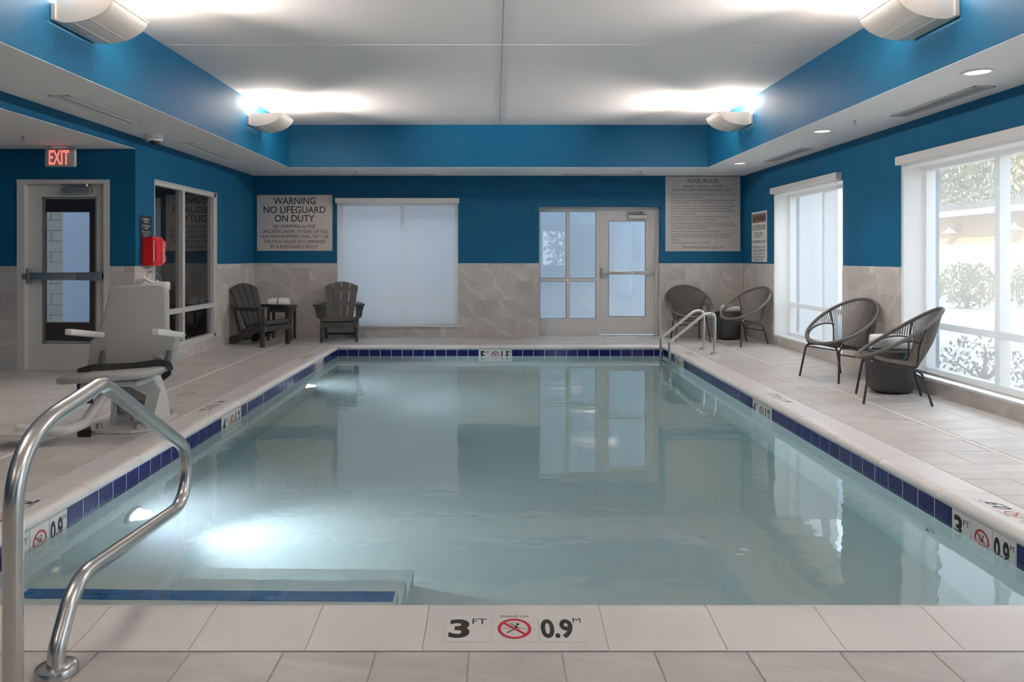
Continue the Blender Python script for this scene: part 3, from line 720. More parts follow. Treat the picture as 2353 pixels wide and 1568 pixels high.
leaf2 = lf.build('door_leaf', M_FRAME, d2)
g_ = MB(); t_ = .02
for r_ in ((gx0, gx1, gz0, gz0+t_), (gx0, gx1, gz1-t_, gz1), (gx0, gx0+t_, gz0, gz1), (gx1-t_, gx1, gz0, gz1)): g_.box(*r_, -.02, .012, MD2)
g_.build('glazing_bead', M_CHROME, leaf2)
b = MB(); b.quad((gx0, gz0, -.005), (gx1, gz0, -.005), (gx1, gz1, -.005), (gx0, gz1, -.005), MD2); b.build('pane', M_EGLASS, leaf2)
closer(d2, MD2 @ Matrix.Translation((0, 0, .02)), QX(152), QX(216), QZ(432))
panic(d2, MD2 @ Matrix.Translation((0, 0, .02)), QX(63), QX(248), QZ(635), -2, .042)
# dark lobby behind the alcove door and the interior window
mb = MB(); mb.box(-7.2, -7.0, YA+.16, 10.6, -.2, 2.6); mb.box(-7.2, XL-.16, YA+.16, 10.75, 2.5, 2.6)
mb.box(-7.2, XL-.16, YA+.16, 10.75, -.2, .03); mb.box(XL-.17, XL-.15, 10.6, YB+.2, -.2, 2.6)
holes_wall(mb, -7.2, XL-.16, 0, 2.5, [(-6.52, -5.82, .36, 1.95)], lambda a,c_,e,f: mb.box(a, c_, 10.6, 10.75, e, f))
struct('wall_lobby', mb, M_DARKROOM, 'dark lobby walls seen through the alcove door glass', 'wall')
d3 = sempty('door_3', 'second glazed door at the far side of the dark lobby', 'door')
mb = MB(); mb.box(-6.60, -6.50, .36, 1.97, 10.56, 10.6); mb.box(-5.84, -5.74, .36, 1.97, 10.56, 10.6); mb.box(-6.6, -5.74, 1.93, 2.08, 10.56, 10.6); mb.box(-6.6, -5.74, .05, .38, 10.56, 10.6)
mb.build('door_leaf', mat('lobby_door', (.22, .19, .18), .5), d3)
mb = MB(); mb.quad((-6.52,10.68,.36), (-5.82,10.68,.36), (-5.82,10.68,1.95), (-6.52,10.68,1.95)); mb.build('pane', M_DGLASS, d3)

# ---------------------------------------------------------------- outdoors
mb = MB(); holes_wall(mb, -40, 60, -40, 70, [(-7.1, 4.3, YN-.2, YB+.25)], lambda a, b, c_, d: mb.box(a, b, c_, d, -.35, -.25)); struct('ground', mb, M_GROUND, 'pale paved ground outside the windows', 'ground')
mb = MB(); mb.box(-4.3, 7.2, 13.95, 14.1, -.3, 3.4)
struct('wall_patio', mb, mat('patio_paint', (.50, .53, .56), .9), 'pale wall outside the far door', 'wall')
cm = MB(); cm.box(-11, -8.2, 14.0, 14.02, -.3, 3.5); cmu = struct('wall_block', cm, M_CMU, 'painted block wall outside the second door', 'wall')
tile_area(cmu, frame((0, 14.0, 0), (1,0,0), (0,0,1)), -9.6, -8.2, [(-.2+.2*k, .2*k, -8.6-(.2 if k % 2 else 0), .4) for k in range(0, 14)], [], M_CMU, .02, .008, 'block')
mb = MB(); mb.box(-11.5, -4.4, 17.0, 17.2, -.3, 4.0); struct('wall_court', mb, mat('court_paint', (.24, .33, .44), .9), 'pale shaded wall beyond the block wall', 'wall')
bl = thing('neighbour_building', 'low brick building with wide eaves across the yard', 'building', (20, 24, 0))
mb = MB(); mb.box(0, .3, -22, 22, -.3, 1.87); mb.build('lower_wall', M_PALE, bl)
mb = MB(); mb.box(0, .3, -22, 22, 1.87, 3.05); mb.build('brick_wall', M_BRICK, bl)
mb = MB(); mb.box(-.9, .3, -22, 22, 3.0, 3.06); mb.build('soffit', M_SOFD, bl)
mb = MB(); mb.box(-.95, -.87, -22, 22, 3.0, 3.22); mb.build('gutter', M_WHITE, bl)
mb = MB(); mb.prism([(-.9, 3.2), (6, 4.3), (6, 3.2)], -22, 22); mb.build('roof', M_ROOF, bl)
for y_ in (-6.0, -3.5, -1, 1.5, 4, 8):
    mb = MB(); mb.lathe([(.03,.25),(.05,.2),(.28,.02),(.30,0)], 14, c=(-.35, y_, 2.35)); mb.box(-.35, 0, y_-.02, y_+.02, 2.58, 2.62); mb.build('wall_lamp', M_WHITE, bl, True)
def foliage(c_, rx, ry, rz, n, leaf, seed):
    rr = random.Random(seed); b = MB()
    for i in range(n):
        while True:
            p = Vector((rr.uniform(-1,1), rr.uniform(-1,1), rr.uniform(-1,1)))
            if .25 < p.length < 1: break
        q = Vector((p.x*rx, p.y*ry, p.z*rz))+Vector(c_)
        e = Euler((rr.uniform(0,6), rr.uniform(0,6), rr.uniform(0,6))).to_matrix(); s_ = leaf*rr.uniform(.6, 1.3)
        b.add([q+e@Vector((-s_,0,0)), q+e@Vector((0,-s_*.45,0)), q+e@Vector((s_,0,0)), q+e@Vector((0,s_*.45,0))], [(0,1,2,3)])
    return b
def shrub(name, loc, rx, rz, n, leaf, m, label, cat, h0=0, grp=None):
    t = thing(name, label, cat, loc, 0, grp)
    f_ = foliage((0,0,h0+rz), rx, rx, rz, n, leaf, int(loc[1]*100)+int(loc[0]*10)); f_.build('foliage', m, t)['kind'] = 'stuff'
    b = MB(); r0 = .03+.02*rx
    b.tube([(0,0,-.1), (.05,0,h0+rz*.6), (.1,.05,h0+rz*1.4)], [r0, r0*.7, r0*.3], 7)
    for k in range(5):
        a = k*1.3; b.tube([(.03,0,(h0+rz)*.3), (math.cos(a)*rx*.6, math.sin(a)*rx*.6, h0+rz*(.8+.1*k))], [r0*.5, r0*.2], 5)
    b.build('stem', M_BARK, t, True)
shrub('shrub', (14.2, 22.3, -.25), .95, .70, 900, .09, M_LEAFY, 'rounded green shrub across the yard behind the wide shade', 'shrub')
shrub('shrub', (16.6, 22.8, -.25), .85, .68, 900, .09, M_LEAFY, 'green shrub at the picture edge behind the wide shade', 'shrub')
shrub('shrub', (5.6, 8.55, -.25), .42, .33, 500, .030, M_LEAF, 'small shrub close outside the wide window', 'shrub')
shrub('shrub', (5.5, 7.3, -.25), .36, .30, 420, .030, M_LEAF, 'low shrub close outside the wide window, second along', 'shrub')
shrub('shrub', (9.0, 18.6, -.25), .8, .6, 600, .10, M_LEAFY, 'yellowish shrub beyond the narrow window', 'shrub')
for i, (x_, y_, h, m_) in enumerate(((31, 29, 8, M_LEAF), (32, 39, 9, M_LEAFY), (33, 49, 9, M_LEAF), (31, 19, 8, M_LEAFY), (32, 59, 10, M_LEAF))):
    shrub('tree', (x_, y_, -.3), 4.2, 4.2, 4200, .24, m_, ('green', 'yellowing', 'tall green', 'pale yellow', 'far green')[i]+' tree rising behind the brick building', 'tree', h-6.0)
for i, (x_, y_) in enumerate(((.8, -11.5), (3.6, -11.0), (6.4, -12.0))):
    shrub('tree', (x_, y_, -.3), 1.3, 1.5, 900, .12, M_LEAFY, ('first', 'second', 'third')[i]+' yellow leaved tree outside the window behind the viewer', 'tree', .6)

# ---------------------------------------------------------------- lamps and ceiling fittings
def sconce(loc, sgn, label):
    """sgn +1: on the left fascia, opening toward +x; local x away from the wall, y along it"""
    t = thing('wall_sconce', label, 'sconce', loc, 0 if sgn > 0 else PI, 'barrel shaped wall sconces on the tray fascia')
    ln = .55
    b = MB(); b.rbox(0, .035, 0, ln, -.058, .058, .004, 1); b.build('back_plate', M_SCON, t)
    prof = []; 
    for k in range(15):
        a = PI/2*k/14; prof.append((.05+.365*math.sin(a)**.9, .09-.165*math.cos(a)**1.15))
    prof = [(.036, -.062), (.075, -.072)] + [p for p in prof if p[0] > .09]
    inner = [(x_-.004 if i > 3 else x_, z_+.006) for i, (x_, z_) in enumerate(prof)]
    b = MB(); n = len(prof); y0_, y1_ = .02, ln-.02
    vs = [(x_, y0_, z_) for x_, z_ in prof]+[(x_, y1_, z_) for x_, z_ in prof]+[(x_, y0_, z_) for x_, z_ in inner]+[(x_, y1_, z_) for x_, z_ in inner]
    fs = []
    for i in range(n-1):
        fs += [(i, i+1, n+i+1, n+i), (2*n+i, 3*n+i, 3*n+i+1, 2*n+i+1), (i, 2*n+i, 2*n+i+1, i+1), (n+i, n+i+1, 3*n+i+1, 3*n+i)]
    fs += [(n-1, 3*n-1-n, 4*n-1, 2*n-1), (0, n, 3*n, 2*n)]
    b.add(vs, fs); b.build('shell', M_SCON, t, True, 40)
    xt, zt = prof[-1]
    for i in (6, 3):
        b = MB(); b.tube([(prof[i][0], y0_+.006, prof[i][1]-.001), (prof[i][0], y1_-.006, prof[i][1]-.001)], .0022, 5); b.build('seam', M_CASS, t)
    b = MB(); b.tube([(xt, y0_, zt), (xt, y1_, zt)], .007, 8); b.build('lip', M_WHITE, t, True)
    for y_, d in ((y0_, .004), (y1_-.004, .004)):
        poly = [(.03, zt-.005)]+[(.03, -.06)]+prof
        b = MB(); b.prism(poly, y_-.002, y_+.006); b.build('end_cap', M_SCON, t)
    for y_ in (.17, .38):
        b = MB(); b.tube([(.16, y_-.09, .005), (.16, y_+.09, .005)], .013, 10); bo = b.build('lamp_tube', M_BULB, t, True)
        l = bpy.data.lights.new('sconce_glow', 'POINT'); l.energy = SCONCE_W; l.color = (1, .91, .80); l.shadow_soft_size = .03
        lo = bpy.data.objects.new('sconce_glow', l); COL.objects.link(lo); lo.parent = t; lo.location = (.20, y_, .035)
    b = MB(); b.box(.036, .075, .26, .29, -.066, -.060); b.build('bracket', M_SCON, t)
    l = bpy.data.lights.new('sconce_fill', 'SPOT'); l.energy = FILL_W; l.color = (1, .92, .85); l.spot_size = math.radians(105); l.spot_blend = 1.0; l.shadow_soft_size = .08  # fill spot added above the lip to brighten ceiling and walls
    lo = bpy.data.objects.new('sconce_fill', l); COL.objects.link(lo); lo.parent = t; lo.location = (.30, .275, .125)
    lo.rotation_euler = Vector((1, 0, -.04)).to_track_quat('-Z', 'Y').to_euler()
zs = 2.98
for y_, lb in ((5.05, 'white barrel sconce above the alcove, the near one on its side'), (9.05, 'white barrel sconce above the interior window, the far one on its side')):
    sconce((TX0, y_, zs), 1, lb)
for y_, lb in ((4.97, 'white barrel sconce above the windows, the near one on its side'), (8.97, 'white barrel sconce above the windows, the far one on its side')):
    sconce((TX1, y_+.55, zs), -1, lb)
for y_ in (1.05, -2.95):
    sconce((TX0, y_, zs), 1, ('white sconce level with the viewer on the alcove side' if y_ > 0 else 'white sconce behind the viewer on the alcove side'))
    sconce((TX1, y_+.5, zs), -1, ('white sconce level with the viewer on the window side' if y_ > 0 else 'white sconce behind the viewer on the window side'))
def downlight(x_, y_, lb, ZS=ZS, k=1.0):
    t = thing('downlight', lb, 'downlight', (x_, y_, ZS), 0, 'round recessed downlights in the window side soffit')
    b = MB(); n = 32
    b.lathe([(.105,-.001),(.105,-.006),(.088,-.008),(.082,-.001)], n); b.build('trim_ring', M_WHITE, t, True)
    b = MB(); b.lathe([(.081,-.0015),(.05,-.003),(.001,-.003)], n); b.build('lens', M_LED, t, True)
    l = bpy.data.lights.new('downlight_beam', 'SPOT'); l.energy = DOWN_W*k; l.color = (1, .92, .84); l.spot_size = math.radians(88); l.spot_blend = 1.0; l.shadow_soft_size = .07
    lo = bpy.data.objects.new('downlight_beam', l); COL.objects.link(lo); lo.parent = t; lo.location = (0, 0, -.02)
for x_, y_, lb in ((3.437, 5.274, 'recessed downlight nearest, beside the near slotted vent'), (3.42, 7.75, 'recessed downlight, middle one of the visible three'), (3.43, 10.4, 'recessed downlight farthest, beside the far slotted vent'), (3.43, 2.75, 'recessed downlight level with the near coping')):
    downlight(x_, y_, lb)
for x_, y_, lb in ((-4.5, 6.1, 'added fill downlight in the alcove ceiling, outside the picture'), (-4.5, 4.1, 'second added fill downlight in the alcove ceiling, nearer the viewer'), (-4.5, 2.1, 'added fill downlight in the alcove ceiling, level with the viewer')):
    downlight(x_, y_, lb, ZA, .75)  # unseen alcove lamps added to brighten the left side
downlight(-5.7, 9.5, 'added fill downlight in the dark lobby behind the alcove door', 2.495, .5)  # lamp added to lift the lobby seen through the door glass
def vent(r, lb, dark, nslot, along='y'):
    x0_, x1_, y0_, y1_ = r
    t = thing('slot_diffuser', lb, 'air vent', ((x0_+x1_)/2, (y0_+y1_)/2, ZS), 0, 'linear slot diffusers in the soffits')
    w, l = (x1_-x0_)/2, (y1_-y0_)/2
    b = MB(); b.box(-w, w, -l, l, -.0012, -.0005); b.build('backing', M_SLOT if dark else M_VENTG, t)
    b = MB(); e = .012
    b.box(-w, w, -l, -l+e, -.010, -.002); b.box(-w, w, l-e, l, -.010, -.002); b.box(-w, -w+e, -l, l, -.010, -.002); b.box(w-e, w, -l, l, -.010, -.002); b.build('frame', M_VENT, t)
    if dark:
        ax = w if along == 'y' else l
        n = nslot+1
        for k in range(n):
            c_ = -ax+e+ (2*ax-2*e)*(k+.5)/n; hw = (2*ax-2*e)/n*.5*.52
            b = MB()
            if along == 'y': b.box(c_-hw, c_+hw, -l+e, l-e, -.005, -.0035)
            else: b.box(-w+e, w-e, c_-hw, c_+hw, -.005, -.0035)
            b.build('blade', M_VENT, t)
    else:
        for c_ in (-w*.62, w*.62):
            b = MB(); b.box(c_-.009, c_+.009, -l+e, l-e, -.022, -.001); b.build('blade', M_WHITE, t)
vent((3.69, 3.85, 5.70, 6.92), 'dark slotted ceiling vent over the wide window, nearest', True, 3)
vent((3.69, 3.85, 8.95, 10.2), 'dark slotted ceiling vent over the narrow window, farther', True, 3)
vent((-3.645, -3.48, 6.02, 7.27), 'white ceiling slot vent nearest on the alcove side', False, 1)
vent((-3.645, -3.48, 8.54, 9.80), 'white ceiling slot vent above the interior window', False, 1)
vent((-2.28, -.99, 11.78, 11.93), 'thin slot vent above the shaded far window', True, 2, 'x')
vent((1.08, 2.37, 11.78, 11.93), 'thin slot vent above the far door', True, 2, 'x')
def sprinkler(x_, y_, z_, lb):
    t = thing('sprinkler_head', lb, 'sprinkler', (x_, y_, z_), 0)
    b = MB(); b.lathe([(.035,0),(.033,-.004),(.012,-.006)], 18); b.build('escutcheon', M_WHITE, t, True)
    b = MB(); b.tube([(0,0,-.004), (0,0,-.025)], .008, 8); b.tube([(-.012,0,-.02), (-.012,0,-.042), (0,0,-.05), (.012,0,-.042), (.012,0,-.02)], .0035, 6); b.build('frame', M_CHROME, t, True)
    b = MB(); b.lathe([(.016,-.05),(.016,-.052)], 12); b.build('deflector', M_CHROME, t)
sprinkler(3.45, 7.11, ZS, 'small sprinkler head in the window side soffit')
sprinkler(-4.60, 7.2, ZA, 'small sprinkler head in the alcove ceiling')
sprinkler(-2.15, 11.35, ZS, 'small sprinkler head above the shaded far window')
sprinkler(2.22, 11.35, ZS, 'small sprinkler head above the far door')
t = thing('dome_camera', 'white dome camera on the soffit above the telephone', 'camera', (-3.70, 8.02, ZS))
b = MB(); b.lathe([(.088,0),(.088,-.045),(.082,-.062),(.06,-.066)], 28); b.build('housing', M_WHITE, t, True)
b = MB(); b.lathe([(.052,-.060)]+[(.052*math.cos(a), -.066-.045*math.sin(a)) for a in [k*PI/2/8 for k in range(9)]], 24); b.build('dome', M_BLACK, t, True, 60)
b = MB(); b.box(.0, .012, -.0885, -.088, -.03, -.022); b.box(-.02, -.014, -.0885, -.088, -.03, -.022); b.build('vent_hole', M_BLACK, t)
# exit sign
t = thing('exit_sign', 'illuminated red letter exit sign hanging over the alcove door', 'exit sign', (-4.615, 7.85, ZA))
b = MB(); b.rbox(-.09, .07, -.04, .04, -.030, 0, .01, 2); b.build('canopy', M_WHITE, t, True)
b = MB(); b.rbox(-.165, .165, -.022, .022, -.225, -.024, .020, 3); b.build('housing', mat('exit_housing', (.40, .39, .375), .4), t, True)
b = MB(); text(b, 'EXIT', -.005, -.1235, .215, .150, frame((0, -.0235, 0), (1,0,0), (0,0,1)), .02); lettering(b, M_EXIT, t)

# ---------------------------------------------------------------- signs
MY = lambda x_, y_, z_: frame((x_, y_, z_), (1,0,0), (0,0,1))
def board(name, label, M, w, h, m, cat='sign'):
    o = thing(name, label, cat)
    b = MB(); b.rbox(-w/2, w/2, -h/2, h/2, .0, .012, .002, 1, M); b.build('board', m, o)
    for sx_ in (-1, 1):
        for sy_ in (-1, 1):
            b = MB(); b.lathe([(.008,.012),(.007,.0145),(.002,.015)], 8, M=M @ Matrix.Translation((sx_*(w/2-.03), sy_*(h/2-.03), 0))); b.build('screw', M_CHROME, o)
    return o
Ms = MY((-3.873-2.65)/2, YB, (2.31+1.40)/2); w, h = 1.223, .91
o = board('pool_sign', 'large warning no lifeguard on duty sign on the far wall', Ms, w, h, M_SIGN)
b = MB(); T_ = Ms @ Matrix.Translation((0,0,.0128)); s_ = 1/141.5; cy = (448+577)/2; cxp = 677.5
for (tx, yy, wp, hp) in (('WARNING', 462, 96, 15.5), ('NO LIFEGUARD', 482, 142, 15.5), ('ON DUTY', 502, 91, 15.5), ('NO SWIMMING ALONE.', 520.5, 98, 8), ('CHILDREN UNDER 14 YEARS OF AGE', 532, 151, 8), ('AND NON-SWIMMERS SHALL NOT USE', 543.5, 157, 8), ('THE POOL UNLESS ACCOMPANIED', 555.5, 143, 8), ('BY A RESPONSIBLE ADULT.', 567, 110, 8)):
    text(b, tx, 0, (cy-yy)*s_, wp*s_, hp*s_, T_, .006 if hp > 10 else .0)
lettering(b, M_INK, o)
Ms = MY((2.75+3.97)/2, YB, (2.61+1.392)/2); w, h = 1.215, 1.215
o = board('pool_sign', 'square pool rules sign with small print beside the far door', Ms, w, h, M_SIGN)
b = MB(); T_ = Ms @ Matrix.Translation((0,0,.0128)); k_ = 1/7.465/141.5
x0p, cyp, cxp = 705, (42+1335)/2, 705
for (tx, yy, wp, hp, bo) in (('POOL RULES', 125, 520, 66, .01), ('HOURS:  5:00 AM - 10:00 PM', 217, 670, 37, .01), ('POOL FOR USE BY REGISTERED GUESTS ONLY.', 280, 1045, 38, .012), ('MAXIMUM BATHER LOAD: 74', 1265, 685, 38, .008)):
    text(b, tx, (705-cxp)*k_, (cyp-yy)*k_, wp*k_, hp*k_, T_, .0)
for (tx, yy, x1p) in (('ANYONE WHO HAS OR HAS HAD DIARRHEA IN THE PAST TWO (2)', 357, 1275), ('WEEKS SHALL NOT USE THE POOL.', 403, 740), ('ANYONE WHO HAS AN AREA OF EXPOSED SUBEPIDERMAL TISSUE,', 458, 1283), ('OPEN BLISTERS, CUTS, ETC., IS ADVISED NOT TO USE THE POOL.', 501, 1222),
    ('ALL PERSONS SHALL TAKE A CLEANSING SHOWER BEFORE USING', 555, 1253), ('THE POOL. A BATHER LEAVING THE POOL TO USE THE TOILET', 600, 1195), ('SHALL TAKE ANOTHER CLEANSING SHOWER BEFORE RETURNING', 643, 1253), ('TO THE POOL ENCLOSURE.', 690, 600),
    ('SPITTING, SPOUTING OF WATER, BLOWING THE NOSE, AND', 742, 1155), ('SIMILAR BEHAVIOR IN THE POOL IS PROHIBITED.', 788, 965), ('NO RUNNING OR ROUGH PLAY IS PERMITTED IN THE POOL, ON', 845, 1222), ('THE RUNWAYS, ON DIVING BOARDS, ON FLOATS, ON PLATFORMS,', 888, 1275), ('IN DRESSING ROOMS, OR IN SHOWERS.', 932, 805),
    ('STREET CLOTHES ARE NOT ALLOWED IN THE POOL.', 988, 1015), ('ALL DIAPER AGED CHILDREN SHALL USE PLASTIC PANTS WITH', 1043, 1203), ('TIGHT FITTING ELASTIC AT THE LEGS AND WAIST, OR SWIM', 1085, 1155), ('DIAPERS.', 1135, 300), ('DO NOT CHANGE DIAPERS AT POOLSIDE.', 1188, 833)):
    text(b, tx, (160-cxp)*k_, (cyp-yy)*k_, (x1p-160)*k_, 25*k_, T_, .0, 'L')
for yy in (360, 460, 560, 747, 850, 992, 1048, 1190):
    b.add([((130-cxp+6*math.cos(a))*k_, (cyp-yy+6*math.sin(a))*k_, 0) for a in [2*PI*j/8 for j in range(8)]], [tuple(range(8))], T_)
lettering(b, mat('rule_ink', (.05, .045, .043), .5), o)
Mw = frame((XR, 11.295, 1.61), (0,-1,0), (0,0,1)); w, h = .63, .77
o = board('pool_sign', 'narrow warning sign with brown header on the window wall corner', Mw, w, h, M_SIGNW)
b = MB(); b.box(-w/2+.02, w/2-.02, .215, .355, .012, .0128, Mw); b.build('header_band', M_BROWN, o)
b = MB(); T_ = Mw @ Matrix.Translation((0,0,.0135))
text(b, 'WARNING', .07, .285, .40, .075, T_, .02)
b.add([(-.24,.245,0), (-.15,.245,0), (-.195,.33,0)], [(0,1,2)], T_)
for tx, yy, wp, hp in (('NO LIFEGUARD', .145, .56, .085), ('ON DUTY', .03, .36, .085), ('NO SWIMMING ALONE', -.075, .56, .045), ('CHILDREN UNDER 14 YEARS', -.16, .56, .036), ('OF AGE AND NONSWIMMERS', -.212, .56, .036), ('SHALL NOT USE THE POOL', -.262, .52, .036), ('UNLESS ACCOMPANIED BY A', -.310, .54, .032), ('RESPONSIBLE ADULT.', -.352, .40, .03)):
    text(b, tx, 0, yy, wp, hp, T_, .0)
lettering(b, M_INK, o)
ML2 = frame((XL, 8.30, 1.635), (0,1,0), (0,0,1))
o = thing('emergency_sign', 'small black emergency dialling sign above the red telephone box', 'sign')
b = MB(); b.rbox(-.13, .13, -.125, .125, 0, .012, .003, 1, ML2); b.build('board', M_BLACK, o)
b = MB(); T_ = ML2 @ Matrix.Translation((0,0,.0128))
for tx, yy, wp, hp in (('EMERGENCY:', .088, .16, .022), ('Dial 911', .060, .10, .022), ('Hotel Operator:', .018, .19, .022), ('Dial 0', -.010, .08, .022), ('Guest rooms cannot', -.050, .21, .017), ('be called from', -.075, .15, .017), ('this telephone', -.100, .16, .017)):
    text(b, tx, 0, yy, wp, hp, T_, .0)
lettering(b, M_SIGNW, o)
# telephone box
o = thing('telephone_box', 'bright red telephone box on the wall beside the interior window', 'telephone box', (XL, 8.19, 1.20))
b = MB(); b.rbox(.0, .075, 0, .27, .0, .315, .015, 2); b.build('back_box', M_RED, o, True)
b = MB(); b.prism([(0,.01),(.03,0),(.20,0),(.235,.012),(.30,.04),(.335,.05),(.335,.11),(.318,.125),(.318,.19),(.335,.205),(.335,.27),(.30,.28),(.235,.315),(.20,.33),(.03,.33),(0,.32)], .07, .135, ((0,1,0),(0,0,1),(1,0,0))); b.build('door', M_RED, o)
b = MB(); b.rbox(.13, .155, .04, .20, .03, .30, .01, 2); b.build('raised_panel', M_RED, o, True)
b = MB(); b.tube([(.14,.012,.06), (.14,.012,.27)], .006, 8); b.tube([(.14,.012,.05), (.14,.10,.05)], .004, 6); b.tube([(.14,.012,.28), (.14,.10,.28)], .004, 6); b.build('hinge_rod', M_SIGNW, o, True)
b = MB()
for i, ch in enumerate('TELEPHONE'): text(b, ch,   .268, .262-.027*i, .034, .022, frame((.1358, 0, 0), (0,1,0), (0,0,1)), .03)
lettering(b, M_SIGNW, o)
o = thing('wall_socket', 'white socket plate with plug under the red telephone box', 'socket', (XL+.012, 8.36, 1.12))
b = MB(); b.rbox(0, .006, -.04, .04, -.065, .065, .004, 2); b.build('plate', M_SIGNW, o)
b = MB()
for z_ in (-.04, -.01, .025, .05): b.box(.006, .0065, -.008, .008, z_-.006, z_+.006)
b.build('slot', M_BLACK, o)
b = MB(); b.rbox(.006, .03, -.014, .014, .0, .028, .004, 2); b.build('plug', M_CHROME, o)
b = MB(); b.tube(fillet([(.045,0,.014), (.06,.10,0), (.06,.20,-.06), (.05,.22,-.2), (.03,.1,-.24), (.03,-.06,-.2), (.03,-.07,-.05), (.03,-.02,.085)], .06, 5), .003, 6); b.build('cord', M_CHROME, o, True, loc=(-.012, 0, 0))

# ---------------------------------------------------------------- rails
def flange(t, loc, r, nm='flange', tall=.03):
    b = MB(); b.lathe([(r,0),(r,tall*.5),(r*.93,tall*.85),(r*.75,tall),(r*.5,tall)], 32, c=loc); b.build(nm, M_STEEL, t, True, 40)
t = thing('grab_rail', 'large bent stainless grab rail at the near corner of the pool', 'handrail', (-1.37, 2.10, 0))
pts = [(0,0,0), (0,0,.775), (0,.475,.872), (0,1.185,.475), (0,1.175,.31), (0,.98,.222), (0,.335,.232), (0,.215,0)]
pts = [(0,0,-.01), (0,.0,.76), (0,.20,.795), (0,.475,.855), (0,1.175,.445), (0,1.172,.315), (0,.985,.215), (0,.375,.24), (0,.225,.10), (0,.205,-.01)]
pth = fillet([pts[0], (0,.0,.775), (0,.475,.862), (0,1.195,.445), (0,1.15,.215), (0,.315,.25), (0,.205,.07), (0,.205,-.01)], {1:.26, 2:.11, 3:.16, 4:.17, 5:.17, 6:.2}, 12)
b = MB(); b.tube(pth, .0262, 24); b.build('rail', M_STEEL, t, True, 60)
flange(t, (0,0,0), .062); flange(t, (0,.208,0), .062)
t = thing('ladder_rail', 'pair of stainless ladder rails at the far right corner of the pool', 'ladder', (2.92, 10.13, 0))
for y_ in (-.262, .262):
    b = MB(); b.tube(fillet([(0,y_,-.01), (0,y_,.545), (-.13,y_,.545), (-.60,y_,.165), (-.60,y_,-1.15)], {1:.16, 2:.16, 3:.09}, 10), .0215, 18); b.build('rail', M_STEEL, t, True, 60)
    flange(t, (0,y_,0), .058, 'flange', .022)
for z_ in (-.26, -.52, -.78, -1.04):
    b = MB(); b.rbox(-.64, -.565, -.25, .25, z_-.014, z_+.014, .008, 2); b.build('tread', M_STEEL, t, True)

